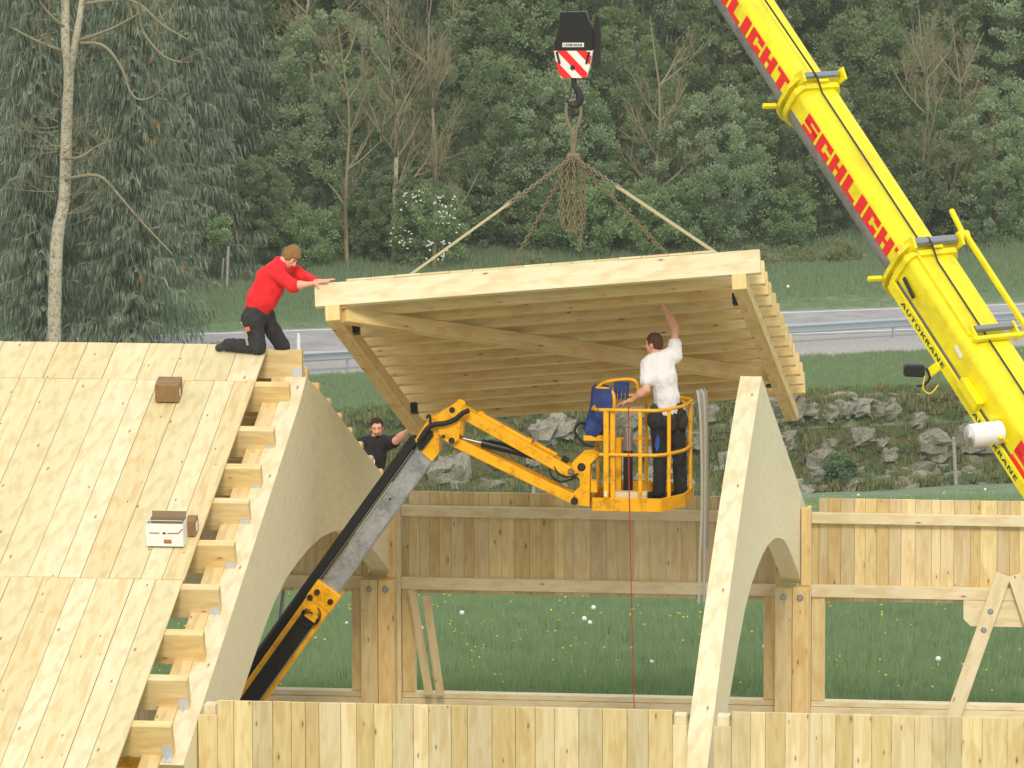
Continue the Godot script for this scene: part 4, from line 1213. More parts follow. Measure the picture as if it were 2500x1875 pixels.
func person(label: String, J: Dictionary, C: Dictionary) -> void:
	var T := thing("person", label, "person", J.base, "builders at work")
	var b := MB.new()
	var ht: Vector3 = J.head
	var hb: Basis = look(J.face, J.headup)
	var torso := [cap(J.pelvis, J.waist, 0.125, 0.115), cap(J.waist, J.chest, 0.118, 0.135), cap(J.chest, J.neck, 0.13, 0.06), cap(J.shL, J.shR, 0.062, 0.062), cap(J.chest, (J.shL + J.neck) * 0.5, 0.11, 0.07), cap(J.chest, (J.shR + J.neck) * 0.5, 0.11, 0.07)]
	var arms := []
	for s in ["L", "R"]:
		arms.append(cap(J["sh" + s], J["el" + s], 0.053, 0.040))
		arms.append(cap(J["el" + s], J["el" + s].lerp(J["wr" + s], 0.35), 0.041, 0.042))
		arms.append(cap(J["el" + s].lerp(J["wr" + s], 0.35), J["wr" + s], 0.042, 0.026))
	var legs := [cap(J.hipL, J.hipR, 0.11, 0.11)]
	for s in ["L", "R"]:
		legs.append(cap(J["hip" + s], J["kn" + s], 0.088, 0.058))
		legs.append(cap(J["kn" + s], J["kn" + s].lerp(J["an" + s], 0.35), 0.056, 0.058))
		legs.append(cap(J["kn" + s].lerp(J["an" + s], 0.35), J["an" + s], 0.058, 0.038))
		legs.append(cap(J["an" + s], J["toe" + s], 0.04, 0.034))
	var neck := [cap(J.neck - (ht - J.neck).normalized() * 0.05, ht - hb.y * 0.06 - hb.z * 0.02, 0.062, 0.055)]
	nets(b, torso + arms + legs + neck, 0.014, 0.05)
	nets(b, head_field(ht, hb), 0.006, 0.014)
	for s in ["L", "R"]:
		if J.has("hand" + s):
			var h: Array = J["hand" + s]
			nets(b, hand_field(J["wr" + s], h[0], h[1], h[2], h[3], h[4] if h.size() > 4 else 1.0), 0.0045, 0.008)
	var body := put(T, "body", b.done(), C.skin)
	# shirt
	var grow := func(list: Array, g: float) -> Array:
		var o := []
		for p in list:
			o.append([0, p[1], p[2], p[3] + g, p[4] + g])
		return o
	b = MB.new()
	var shirt: Array = [cap(J.pelvis.lerp(J.waist, 0.25), J.waist, 0.145, 0.138), cap(J.waist, J.chest, 0.137, 0.152), cap(J.chest, J.neck - (ht - J.neck).normalized() * 0.002, 0.150, 0.079), cap(J.shL.lerp(J.shR, 0.06), J.shR.lerp(J.shL, 0.06), 0.076, 0.076), cap(J.chest, (J.shL + J.neck) * 0.5, 0.13, 0.086), cap(J.chest, (J.shR + J.neck) * 0.5, 0.13, 0.086)]
	if C.has("belly"): shirt.append(C.belly)
	for s in ["L", "R"]:
		var f: float = C["sleeve" + s]
		var e: Vector3 = J["el" + s]
		shirt.append(cap(J["sh" + s], J["sh" + s].lerp(e, minf(f, 1.0)), 0.074, C.get("cuff", 0.070)))
		if f > 1.0:
			shirt.append(cap(e, e.lerp(J["wr" + s], f - 1.0), 0.062, 0.052))
	nets(b, shirt, 0.012, 0.045, 0.009, 9.0)
	put(T, "shirt", b.done(), C.shirt)
	b = MB.new()
	var tr := [cap(J.hipL, J.hipR, 0.128, 0.128), cap(J.pelvis, J.pelvis.lerp(J.waist, 0.55), 0.138, 0.132)]
	for s in ["L", "R"]:
		tr.append(cap(J["hip" + s], J["kn" + s], 0.108, 0.080))
		tr.append(cap(J["kn" + s], J["kn" + s].lerp(J["an" + s], 0.96), 0.079, 0.070))
	nets(b, tr, 0.013, 0.04, 0.010, 8.0)
	put(T, "trousers", b.done(), C.trousers)
	for s in ["L", "R"]:
		b = MB.new()
		nets(b, [cap(J["an" + s], J["toe" + s], 0.052, 0.043), cap(J["an" + s], J["an" + s].lerp(J["kn" + s], 0.2), 0.052, 0.056)], 0.012, 0.03)
		put(T, "shoe", b.done(), C.shoe)
	# hair
	b = MB.new()
	var w := func(x: float, y: float, z: float) -> Vector3: return ht + hb * Vector3(x, y, z)
	var hair := [[1, w.call(0, 0.048 + C.get("hairlift", 0.0), -0.022 + C.get("hairback", 0.0)), Vector3(0.079, 0.074 + C.get("hairvol", 0.0), 0.092), hb], [1, w.call(0, 0.0, -0.056), Vector3(0.074, 0.075, 0.060), hb]]
	for x in [-0.062, 0.062]:
		hair.append([1, w.call(x, 0.018, 0.0), Vector3(0.016, 0.036, 0.030), hb])
	for e in C.get("hairextra", []): hair.append([1, w.call(e[0].x, e[0].y, e[0].z), e[1], hb])
	nets(b, hair, 0.007, 0.02, 0.006, 38.0)
	put(T, "hair", b.done(), C.hair)
	for x in [-0.031, 0.031]:
		b = MB.new()
		nets(b, [[1, w.call(x, 0.004, 0.080), Vector3(0.009, 0.004, 0.008), hb]], 0.0022, 0.003)
		put(body, "eye", b.done(), M.dark)
		b = MB.new()
		nets(b, [cap(w.call(x * 1.5, 0.024, 0.083), w.call(x * 0.6, 0.026, 0.088), 0.0028, 0.003)], 0.0022, 0.003)
		put(body, "eyebrow", b.done(), C.hair)
	b = MB.new()
	nets(b, [cap(w.call(-0.018, -0.062, 0.090), w.call(0.018, -0.062, 0.090), 0.005, 0.005)], 0.003, 0.004)
	put(body, "mouth", b.done(), mat(Color(0.62, 0.33, 0.29), 0.6))
	if C.has("beard"):
		b = MB.new()
		nets(b, [[1, w.call(0, -0.092, 0.060), Vector3(0.028, 0.020, 0.026), hb], cap(w.call(-0.028, -0.056, 0.086), w.call(0.028, -0.056, 0.086), 0.007, 0.007)], 0.004, 0.006)
		put(T, "beard", b.done(), C.hair)
	for e in C.get("extras", []):
		e.call(T)
func people() -> void:
	var black_cloth := tri_mat(patch_tex(131, [Color(0.12, 0.12, 0.125), Color(0.17, 0.17, 0.175), Color(0.22, 0.21, 0.21)], 0.02), 2.0, 0.9)
	var shoe := mat(Color(0.16, 0.155, 0.15), 0.8)
	# the man in the basket
	var J := {}
	J.base = Vector3(3.81, 0.86, -7.86)
	J.pelvis = Vector3(3.80, 1.87, -7.84); J.waist = Vector3(3.795, 2.06, -7.83); J.chest = Vector3(3.75, 2.30, -7.82); J.neck = Vector3(3.695, 2.525, -7.83)
	J.head = Vector3(3.640, 2.675, -7.84); J.face = Vector3(-0.93, -0.05, -0.36); J.headup = Vector3(-0.08, 1, 0)
	J.shL = Vector3(3.575, 2.43, -7.78); J.shR = Vector3(3.885, 2.53, -7.90)
	J.elL = Vector3(3.575, 2.165, -7.66); J.wrL = Vector3(3.40, 2.035, -7.70)
	J.elR = Vector3(3.872, 2.86, -7.92); J.wrR = Vector3(3.745, 3.105, -7.93)
	J.hipL = Vector3(3.705, 1.80, -7.80); J.hipR = Vector3(3.895, 1.81, -7.88)
	J.knL = Vector3(3.72, 1.40, -7.84); J.knR = Vector3(3.925, 1.40, -7.95)
	J.anL = Vector3(3.72, 0.955, -7.76); J.anR = Vector3(3.95, 0.955, -7.93)
	J.toeL = Vector3(3.60, 0.90, -7.86); J.toeR = Vector3(3.88, 0.90, -8.08)
	J.handL = [Vector3(-0.9, -0.25, -0.1), Vector3(-0.1, -1, 0.1), 1.0, 0.9]
	J.handR = [Vector3(-0.06, 1, -0.02), Vector3(-0.1, 0.05, -1), 1.0, 0.15, 2.2]
	var hair_b := mat(Color(0.33, 0.20, 0.13), 0.85)
	person("man in a white t-shirt standing in the basket with one arm raised", J, {"skin": M.skin, "shirt": tri_mat(patch_tex(133, [Color(0.90, 0.905, 0.92), Color(0.94, 0.94, 0.95)], 0.02), 1.5, 0.9), "trousers": black_cloth, "shoe": shoe, "hair": hair_b, "sleeveL": 0.62, "sleeveR": 0.40, "cuff": 0.078, "hairvol": 0.006,
		"extras": [func(T):
			var m := MB.new()
			nets(m, [cap(Vector3(3.66, 1.955, -7.74), Vector3(3.93, 1.965, -7.78), 0.030, 0.030), cap(Vector3(3.93, 1.965, -7.78), Vector3(3.95, 1.965, -7.93), 0.03, 0.03), cap(Vector3(3.66, 1.955, -7.74), Vector3(3.655, 1.955, -7.92), 0.03, 0.03)], 0.01, 0.02)
			put(T, "belt", m.done(), mat(Color(0.18, 0.24, 0.20), 0.8))
			m = MB.new()
			nets(m, [[1, Vector3(3.97, 1.80, -7.80), Vector3(0.075, 0.12, 0.06), Basis.IDENTITY], [1, Vector3(3.86, 1.78, -7.715), Vector3(0.07, 0.10, 0.035), Basis.IDENTITY]], 0.012, 0.03)
			put(T, "tool_pouch", m.done(), mat(Color(0.22, 0.20, 0.17), 0.85))
			m = MB.new()
			m.prism(PackedVector2Array([Vector2(0.005, 0.16), Vector2(0.028, 0.0), Vector2(0.022, -0.06), Vector2(-0.008, -0.13), Vector2(-0.03, -0.05)]), Transform3D(Basis(Vector3(0, 1, 0), 0.1), Vector3(3.70, 1.56, -7.722)), 0.016)
			put(T, "blue_knee_patch", m.done(), mat(Color(0.20, 0.34, 0.68), 0.8))]})
	# the man kneeling on the ridge
	J = {}
	J.base = Vector3(-0.9, 2.60, -7.15)
	J.pelvis = Vector3(-0.855, 3.06, -7.16); J.waist = Vector3(-0.815, 3.23, -7.16); J.chest = Vector3(-0.70, 3.45, -7.17); J.neck = Vector3(-0.585, 3.635, -7.18)
	J.head = Vector3(-0.455, 3.705, -7.17); J.face = Vector3(0.62, -0.62, 0.42); J.headup = Vector3(0.75, 0.75, 0.0)
	J.shL = Vector3(-0.53, 3.585, -7.35); J.shR = Vector3(-0.60, 3.53, -7.02)
	J.elL = Vector3(-0.325, 3.43, -7.38); J.wrL = Vector3(-0.145, 3.435, -7.10)
	J.elR = Vector3(-0.395, 3.40, -6.96); J.wrR = Vector3(-0.175, 3.432, -6.92)
	J.hipL = Vector3(-0.80, 3.02, -7.26); J.hipR = Vector3(-0.885, 3.01, -7.06)
	J.knL = Vector3(-0.60, 2.67, -7.34); J.knR = Vector3(-0.815, 2.685, -7.04)
	J.anL = Vector3(-0.56, 2.34, -7.62); J.anR = Vector3(-1.19, 2.70, -7.08)
	J.toeL = Vector3(-0.44, 2.27, -7.66); J.toeR = Vector3(-1.29, 2.66, -7.09)
	J.handL = [Vector3(1, 0.18, 0.1), Vector3(0, -1, 0), 1.0, 0.1]
	J.handR = [Vector3(1, 0.18, 0.0), Vector3(0, -1, 0), -1.0, 0.1]
	person("man in a red sweater kneeling on the ridge and pushing the hanging panel", J, {"skin": M.skin, "shirt": tri_mat(patch_tex(137, [Color(0.86, 0.10, 0.14), Color(0.91, 0.13, 0.17), Color(0.93, 0.17, 0.20)], 0.02), 1.2, 0.9), "trousers": tri_mat(patch_tex(139, [Color(0.15, 0.15, 0.16), Color(0.23, 0.23, 0.245)], 0.02), 2.0, 0.9), "shoe": mat(Color(0.23, 0.23, 0.23), 0.85), "hair": mat(Color(0.55, 0.42, 0.24), 0.9), "sleeveL": 1.75, "sleeveR": 1.12, "cuff": 0.072, "hairlift": 0.01, "hairvol": 0.012, "hairextra": [[Vector3(0, 0.05, 0.055), Vector3(0.062, 0.04, 0.035)], [Vector3(0.07, 0.0, 0.0), Vector3(0.02, 0.05, 0.05)], [Vector3(-0.07, 0.0, 0.0), Vector3(0.02, 0.05, 0.05)]],
		"belly": cap(Vector3(-0.74, 3.20, -7.12), Vector3(-0.66, 3.36, -7.12), 0.12, 0.13),
		"extras": [func(T):
			piece(T, "pocket_patch", Transform3D(Basis(Vector3(0, 0, 1), 0.3), Vector3(-0.925, 2.90, -6.945)), Vector3(0.05, 0.05, 0.012), mat(Color(0.85, 0.45, 0.30), 0.8))
			piece(T, "side_strip", Transform3D(Basis(Vector3(0, 0, 1), 0.22), Vector3(-0.945, 2.79, -6.955)), Vector3(0.025, 0.16, 0.012), mat(Color(0.62, 0.62, 0.60), 0.8))]})
	# the man behind the frame
	J = {}
	var o := Vector3(-0.455, 0.81, -13.45)
	J.base = Vector3(-0.53, -1.06, -13.5)
	J.head = o; J.face = Vector3(0.18, -0.12, 0.98); J.headup = Vector3(-0.05, 1, 0)
	J.neck = o + Vector3(-0.015, -0.165, -0.03); J.chest = o + Vector3(-0.045, -0.38, -0.05); J.waist = o + Vector3(-0.07, -0.62, -0.05); J.pelvis = o + Vector3(-0.08, -0.82, -0.05)
	J.shL = o + Vector3(0.155, -0.205, -0.04); J.shR = o + Vector3(-0.20, -0.215, -0.03)
	J.elL = o + Vector3(0.275, -0.135, 0.20); J.wrL = o + Vector3(0.485, 0.045, 0.28)
	J.elR = o + Vector3(-0.34, -0.40, 0.08); J.wrR = o + Vector3(-0.36, -0.55, 0.28)
	J.hipL = o + Vector3(0.01, -0.88, -0.05); J.hipR = o + Vector3(-0.17, -0.88, -0.05)
	J.knL = o + Vector3(0.0, -1.32, 0.0); J.knR = o + Vector3(-0.19, -1.32, 0.0)
	J.anL = o + Vector3(0.0, -1.76, -0.05); J.anR = o + Vector3(-0.19, -1.76, -0.05)
	J.toeL = o + Vector3(0.03, -1.83, 0.10); J.toeR = o + Vector3(-0.21, -1.83, 0.10)
	J.handL = [Vector3(0.8, 0.5, 0.2), Vector3(-0.3, 0.6, 0.6), 1.0, 0.4]
	J.handR = [Vector3(0, -0.4, 1), Vector3(0, -1, 0), 1.0, 0.5]
	person("dark haired man in a black t-shirt with a beard reaching out behind the frame", J, {"skin": mat(Color(0.88, 0.63, 0.53), 0.55), "shirt": tri_mat(patch_tex(141, [Color(0.09, 0.095, 0.11), Color(0.15, 0.155, 0.175)], 0.02), 2.0, 0.9), "trousers": black_cloth, "shoe": shoe, "hair": mat(Color(0.15, 0.10, 0.075), 0.85), "sleeveL": 0.78, "sleeveR": 0.9, "cuff": 0.078, "hairvol": -0.004, "hairlift": 0.004, "hairback": -0.004, "beard": true,
		"extras": [func(T): piece(T, "shirt_badge", Transform3D(Basis.IDENTITY, o + Vector3(-0.02, -0.42, 0.108)), Vector3(0.02, 0.06, 0.006), M.white)]})

# ---------------------------------------------------------------- plants, stones, roadside
func leaf(b: MB, p: Vector3, d: Vector3, s: Vector3, l: float, w: float) -> void:
	# one leaf: a folded four sided blade
	var tip := p + d * l
	var m := p + d * l * 0.45
	var n := d.cross(s).normalized()
	b.quad(p, m + s * w, tip, m - s * w, n)
func rdir() -> Vector3:
	var z := rf(-1, 1)
	var a := rf(0, TAU)
	var r := sqrt(1 - z * z)
	return Vector3(r * cos(a), z, r * sin(a))
func crown_mesh(H: float, R: float, low: float, clumps: int, per: int, size: float, tone: Array, dense := 0.5) -> ArrayMesh:
	# leaf clumps spread through an uneven crown; low is the height of its underside
	var b := MB.new()
	b.paint = true
	var lobes := []
	for k in 7:
		lobes.append([Vector3(rf(-0.55, 0.55) * R, lerpf(low, H, rf(0.15, 0.85)), rf(-0.55, 0.55) * R), rf(0.45, 0.75)])
	for k in clumps:
		var c := Vector3.ZERO
		if rng.randf() < dense:
			var lb: Array = lobes[rng.randi() % lobes.size()]
			var d := rdir()
			c = lb[0] + Vector3(d.x * R, d.y * (H - low) * 0.42, d.z * R) * lb[1] * sqrt(rf(0.35, 1.0))
		else:
			var d := rdir()
			var h := 0.5 + 0.5 * d.y
			c = Vector3(d.x * R * rf(0.75, 1.0), lerpf(low, H, h), d.z * R * rf(0.75, 1.0))
		var fy := clampf((c.y - low) / (H - low), -0.05, 1.03)
		var lim := R * (0.35 + 0.75 * sqrt(maxf(0.0, 1.0 - pow(absf(fy - 0.42) / 0.62, 2.0))))
		var hr := Vector2(c.x, c.z)
		if hr.length() > lim:
			hr = hr.normalized() * lim * rf(0.8, 1.0)
			c.x = hr.x
			c.z = hr.y
		c.y = lerpf(low, H, fy)
		var t0: Color = tone[rng.randi() % tone.size()]
		var cr := rf(0.18, 0.40) * (0.6 + R * 0.16)
		var grow := (c - Vector3(0, low, 0)).normalized() * 0.5 + Vector3(0, 0.35, 0)
		for i in per:
			var d := rdir()
			var p := c + Vector3(d.x, d.y * 0.75, d.z) * cr * pow(rng.randf(), 0.5)
			var dir := (d + grow + rdir() * 0.6).normalized()
			var sd := dir.cross(rdir()).normalized()
			b.col = t0 * rf(0.75, 1.3)
			leaf(b, p, dir, sd, size * rf(0.7, 1.3), size * rf(0.24, 0.38))
	return b.done()
func trunk_mesh(H: float, r: float, limbs: int, spread: float, low: float) -> ArrayMesh:
	var b := MB.new()
	var p := []
	var rr := []
	for i in 7:
		var f := i / 6.0
		p.append(Vector3(sin(f * 3.0 + H) * 0.12 * f * spread, -0.4 + (H + 0.4) * f, cos(f * 2.3 + H) * 0.12 * f * spread))
		rr.append(r * (1.0 - 0.85 * f))
	b.tube(p, rr, 7)
	for k in limbs:
		var f := lerpf(low / H, 0.92, float(k) / limbs)
		var a := k * 2.4
		var st := Vector3(p[int(f * 6)].x, H * f, p[int(f * 6)].z)
		var l := spread * rf(0.5, 0.95) * (1.1 - f * 0.6)
		var e := st + Vector3(cos(a) * l, l * rf(0.5, 0.9), sin(a) * l)
		b.tube([st, st.lerp(e, 0.5) + Vector3(0, 0.1 * l, 0), e], [r * 0.45 * (1.0 - f * 0.6), r * 0.28 * (1.0 - f * 0.5), r * 0.08], 5)
	return b.done()
func spruce_mesh(H: float, R: float, low: float, levels: int, tone: Array) -> ArrayMesh:
	var b := MB.new()
	b.paint = true
	for lv in levels:
		var f := pow(float(lv) / levels, 0.92)
		var y := lerpf(low, H, f)
		var L := R * pow(1.0 - f, 0.62) * rf(0.8, 1.1) + 0.12
		var nb := 6 if f < 0.8 else 5
		var a0 := rf(0, TAU)
		for k in nb:
			var a := a0 + TAU * k / nb + rf(-0.3, 0.3)
			var out := Vector3(cos(a), 0, sin(a))
			var side := Vector3(-sin(a), 0, cos(a))
			var ll := L * rf(0.72, 1.1)
			var steps := int(clampf(ll * 5.5, 3, 16))
			for s in steps:
				var g := (s + 0.6) / steps
				var p := Vector3(0, y, 0) + out * ll * g + Vector3(0, -0.34 * ll * g + 0.22 * ll * g * g, 0)
				var t: Color = tone[rng.randi() % tone.size()]
				# side sprays and hanging twigs
				for sg in [-1.0, 1.0]:
					for h in 4:
						b.col = t * rf(0.7, 1.35)
						var spread := (1.0 - 0.55 * g) * 0.42 * (0.6 + 0.25 * ll)
						var q: Vector3 = p + side * sg * spread * rf(0.2, 1.0) + Vector3(0, rf(-0.08, 0.05), 0)
						var dd: Vector3 = (Vector3(0, -1, 0) + out * rf(0.05, 0.5) + side * sg * rf(-0.1, 0.45)).normalized()
						var sd: Vector3 = dd.cross(rdir()).normalized()
						leaf(b, q, dd, sd, rf(0.22, 0.62), rf(0.012, 0.026))
				b.col = t * rf(0.85, 1.45)
				leaf(b, p, (out + Vector3(0, -0.25, 0) + side * rf(-0.4, 0.4)).normalized(), side, 0.36, 0.045)
				leaf(b, p + Vector3(0, 0.03, 0), (out + Vector3(0, -0.1, 0) + side * rf(-1.0, 1.0)).normalized(), side, 0.32, 0.03)
	return b.done()
func bare_branch(b: MB, p: Vector3, d: Vector3, l: float, r: float, depth: int) -> void:
	var pts := [p]
	var rr := [r]
	var q := p
	var e := d
	for i in 4:
		e = (e + rdir() * 0.16 + Vector3(0, 0.07, 0)).normalized()
		q += e * l / 4.0
		pts.append(q)
		rr.append(r * (1.0 - 0.17 * (i + 1)))
	b.tube(pts, rr, 5 if depth > 1 else 4, false)
	if depth <= 0: return
	for k in 4 if depth > 2 else 5:
		var f := rf(0.25, 1.0)
		var s: Vector3 = pts[int(f * 4)]
		var nd := (e * 0.9 + rdir() * 0.8 + Vector3(0, 0.3, 0)).normalized()
		bare_branch(b, s, nd, l * rf(0.42, 0.65), r * 0.45, depth - 1)
func boulder_mesh(seed_: int, r: Vector3) -> ArrayMesh:
	var s := SphereMesh.new()
	s.radius = 1.0
	s.height = 2.0
	s.radial_segments = 15
	s.rings = 8
	var f := FastNoiseLite.new()
	f.seed = seed_
	f.frequency = 0.85
	f.fractal_octaves = 3
	var a := s.get_mesh_arrays()
	var V: PackedVector3Array = a[Mesh.ARRAY_VERTEX]
	for i in V.size():
		var d := V[i]
		var c := f.get_noise_3dv(d * 1.3)
		var q := Vector3(signf(d.x) * pow(absf(d.x), 0.62), signf(d.y) * pow(absf(d.y), 0.62), signf(d.z) * pow(absf(d.z), 0.62)) * (0.80 + 0.6 * c)
		V[i] = q * r
	a[Mesh.ARRAY_VERTEX] = V
	var am := ArrayMesh.new()
	am.add_surface_from_arrays(Mesh.PRIMITIVE_TRIANGLES, a)
	var st := SurfaceTool.new()
	st.begin(Mesh.PRIMITIVE_TRIANGLES)
	st.set_smooth_group(-1)
	var ix: PackedInt32Array = a[Mesh.ARRAY_INDEX]
	for i in ix: st.add_vertex(V[i])
	st.generate_normals()
	return st.commit()
func tuft_mesh(n: int, h: float, w: float, spread: float, tone: Array) -> ArrayMesh:
	var b := MB.new()
	b.paint = true
	for i in n:
		var a := rf(0, TAU)
		var p := Vector3(cos(a), 0, sin(a)) * spread * sqrt(rng.randf())
		var lean := rdir() * rf(0.1, 0.45)
		lean.y = 0
		var hh := h * rf(0.55, 1.1)
		var top := p + Vector3(0, hh, 0) + lean * hh
		var mid := p + Vector3(0, hh * 0.55, 0) + lean * hh * 0.35
		var s := Vector3(cos(a + 1.3), 0, sin(a + 1.3)) * w * rf(0.7, 1.2)
		b.col = tone[rng.randi() % tone.size()] * rf(0.8, 1.2)
		var nn := s.cross(top - p).normalized()
		b.quad(p - s, p + s, mid + s * 0.7, mid - s * 0.7, nn)
		b.tri(mid - s * 0.7, mid + s * 0.7, top, nn, nn, nn)
	return b.done()
func scatter(called: String, label: String, category: String, mesh: Mesh, m: Material, spots: Array) -> void:
	var mm := MultiMesh.new()
	mm.transform_format = MultiMesh.TRANSFORM_3D
	mm.mesh = mesh
	mm.instance_count = spots.size()
	for i in spots.size():
		mm.set_instance_transform(i, spots[i])
	var o := MultiMeshInstance3D.new()
	o.name = numbered(called)
	o.multimesh = mm
	o.material_override = m
	add_child(o)
	tag(o, label, category, "", "stuff")
func spot(p: Vector3, s: float, tilt := 0.0) -> Transform3D:
	return Transform3D(Basis(Vector3.UP, rf(0, TAU)).scaled(Vector3(s, s * rf(0.75, 1.25), s)), p)
func meadow() -> void:
	var g := [Color(0.26, 0.355, 0.235), Color(0.31, 0.405, 0.28), Color(0.35, 0.435, 0.31), Color(0.28, 0.375, 0.26), Color(0.38, 0.455, 0.33)]
	var near := tuft_mesh(18, 0.24, 0.006, 0.15, g)
	var mid := tuft_mesh(18, 0.22, 0.010, 0.24, g)
	var far := tuft_mesh(20, 0.22, 0.014, 0.34, g)
	var A := []
	var B := []
	var Fl := []
	var Wh := []
	# meadow just behind the hall, seen through its openings and over its wall
	for i in 62000:
		var z := -14.0 - 76.0 * pow(rng.randf(), 0.85)
		var f := (-z - 14.0) / 76.0
		var x := rf(-7.5 - 16.0 * f, 9.5 - 3.0 * f)
		var q := ground_q(x, z)
		if q > -18.7: continue
		var p := Vector3(x, ground_y(x, z) - 0.01, z)
		var c := 0.75 + 0.5 * bump.get_noise_2d(x * 3.0, z * 3.0)
		if f < 0.35: A.append(spot(p, rf(0.8, 1.25) * (0.8 + 0.3 * c)))
		else: B.append(spot(p, rf(0.8, 1.3) * (0.8 + 0.3 * c)))
		if i % 22 == 0 and bump.get_noise_2d(x * 2.0, z * 2.0) > -0.12: Fl.append(Transform3D(Basis.IDENTITY.scaled(Vector3.ONE * rf(0.7, 1.3)), p + Vector3(0, rf(0.18, 0.34), 0)))
		if i % 700 == 0: Wh.append(Transform3D(Basis.IDENTITY.scaled(Vector3.ONE * rf(0.8, 1.4)), p + Vector3(0, rf(0.25, 0.38), 0)))
	scatter("grass", "green meadow grass behind the hall seen through its openings", "grass", near, M.grass, A)
	scatter("grass", "green grass on the slope falling away behind the hall", "grass", mid, M.grass, B)
	# strips below and above the road
	A = []
	for i in 30000:
		var s := rf(-36, 34)
		var q := rf(-15.2, -8.6)
		var p := on_road(s, q)
		A.append(spot(p, rf(0.5, 0.9)))
		if i % 300 == 0: Fl.append(Transform3D(Basis.IDENTITY.scaled(Vector3.ONE * rf(1.0, 1.8)), p + Vector3(0, 0.2, 0)))
	scatter("grass", "mown looking grass strip between stone bank and road", "grass", far, M.grass, A)
	A = []
	for i in 30000:
		var s := rf(-36, 34)
		var q := 3.9 + 17.0 * pow(rng.randf(), 0.9)
		var p := on_road(s, q)
		var sz := clampf((q - 3.5) * 0.22, 0.35, 1.5)
		A.append(spot(p, rf(0.8, 1.2) * sz))
		if i % 420 == 0 and q < 8.0: Wh.append(Transform3D(Basis.IDENTITY.scaled(Vector3.ONE * rf(1.4, 2.4)), p + Vector3(0, 0.25 * sz + 0.08, 0)))
	scatter("grass", "tall verge grass between road and forest edge", "grass", far, M.grass, A)
	var head := SphereMesh.new()
	head.radius = 0.014
	head.height = 0.022
	head.radial_segments = 7
	head.rings = 3
	scatter("dandelions", "small yellow dandelions dotted through the meadow", "flowers", head, M.flower, Fl)
	var puff := SphereMesh.new()
	puff.radius = 0.03
	puff.height = 0.06
	puff.radial_segments = 7
	puff.rings = 4
	scatter("seed_heads", "white dandelion seed heads dotted through the grass", "flowers", puff, M.blossom, Wh)
func stone_bank() -> void:
	var ms := []
	for k in 6: ms.append(boulder_mesh(200 + k, Vector3(rf(0.45, 0.7), rf(0.35, 0.5), rf(0.4, 0.55))))
	var n := 0
	var s := -22.0
	while s < 27.0:
		for row in 5:
			if rng.randf() < (0.12 if s > -1.0 else 0.62): continue
			var q := -18.5 + 0.56 * row + rf(-0.2, 0.2)
			var p := on_road(s + rf(-0.4, 0.4), q, rf(-0.15, 0.12)) - RQ * 0.05
			var o := put(self, "boulder", ms[rng.randi() % 6], [M.rock, M.rock, M.rock2][rng.randi() % 3])
			var sc := rf(0.35, 0.95) * (1.6 if rng.randf() < 0.18 else 1.0)
			o.transform = Transform3D(Basis(Vector3.UP, rf(0, TAU)) * Basis(Vector3.RIGHT, rf(-0.4, 0.4)) * Basis.from_scale(Vector3(sc, sc * rf(0.8, 1.2), sc)), p)
			tag(o, "mossy grey boulder in the stone bank below the road", "boulder", "boulders of the stone bank")
			n += 1
		s += (rf(0.55, 0.8) if s > -1.0 else rf(0.7, 1.0))
	# flat coping stones along the top on the right
	s = 3.0
	while s < 24.0:
		var l := rf(0.7, 1.6)
		var p := on_road(s + l * 0.5, -15.75, -0.02)
		var o := put(self, "coping_stone", ms[rng.randi() % 6], M.rock2)
		o.transform = Transform3D(Basis(Vector3.UP, atan2(0.3746, 0.9272)) * Basis.from_scale(Vector3(l * 0.95, 0.62, 0.6)), p)
		tag(o, "flat pale coping stone along the top of the stone bank", "stone", "coping stones of the bank")
		s += l
	var sb := MB.new()
	for i in 60:
		for k in 8:
			var p := []
			for c in [[0, 0], [1, 0], [1, 1], [0, 1]]: p.append(on_road(-30.0 + i + c[0], -18.8 + 0.45 * (k + c[1]), 0.02))
			sb.fquad(p[0], p[1], p[2], p[3], p[0] - Vector3(0, 5, 0) + RQ * 5)
	tag(put(self, "bank_soil", sb.done(), M.soil), "", "", "", "structure")
	var dry := tuft_mesh(22, 0.26, 0.018, 0.24, [Color(0.32, 0.31, 0.15), Color(0.38, 0.36, 0.20), Color(0.27, 0.29, 0.14), Color(0.42, 0.39, 0.24)])
	var moss := tuft_mesh(22, 0.20, 0.022, 0.26, [Color(0.22, 0.29, 0.15), Color(0.27, 0.33, 0.18), Color(0.19, 0.26, 0.14)])
	var A := []
	var B := []
	for i in 17000:
		var p := on_road(rf(-24, 28), -18.9 + 3.6 * rng.randf(), rf(-0.05, 0.25))
		var f := bump.get_noise_2d(p.x * 6.0, p.z * 6.0)
		if f > -0.05 and rng.randf() < 0.75: A.append(spot(p, rf(0.4, 1.0)))
		elif rng.randf() < 0.6: B.append(spot(p, rf(0.5, 1.1)))
	scatter("dry_grass", "olive and straw coloured grass growing between the bank's boulders", "grass", dry, M.grass, A)
	scatter("moss", "dark green weeds growing between the bank's boulders", "weeds", moss, M.grass, B)
	# weathered fence stakes in the bank
	var names := ["pale weathered stake leaning in the stone bank, nearest the arched frame", "pale weathered stake standing in the middle of the stone bank", "short weathered stake in the bank behind the lift basket"]
	var sp := [[1.15, -19.4, 1.35, 0.08], [9.55, -19.3, 1.75, 0.10], [-4.4, -19.3, 1.2, -0.05]]
	for k in 3:
		var b := on_road(sp[k][0], sp[k][1], -0.2)
		var t := b + Vector3(-sp[k][3], sp[k][2], 0)
		var T := thing("fence_stake", names[k], "stake", b, "stakes in the stone bank")
		beam(T, "stake", b, t, 0.11, 0.10, M.concrete, Vector3(0, 0, 1), 0.02)
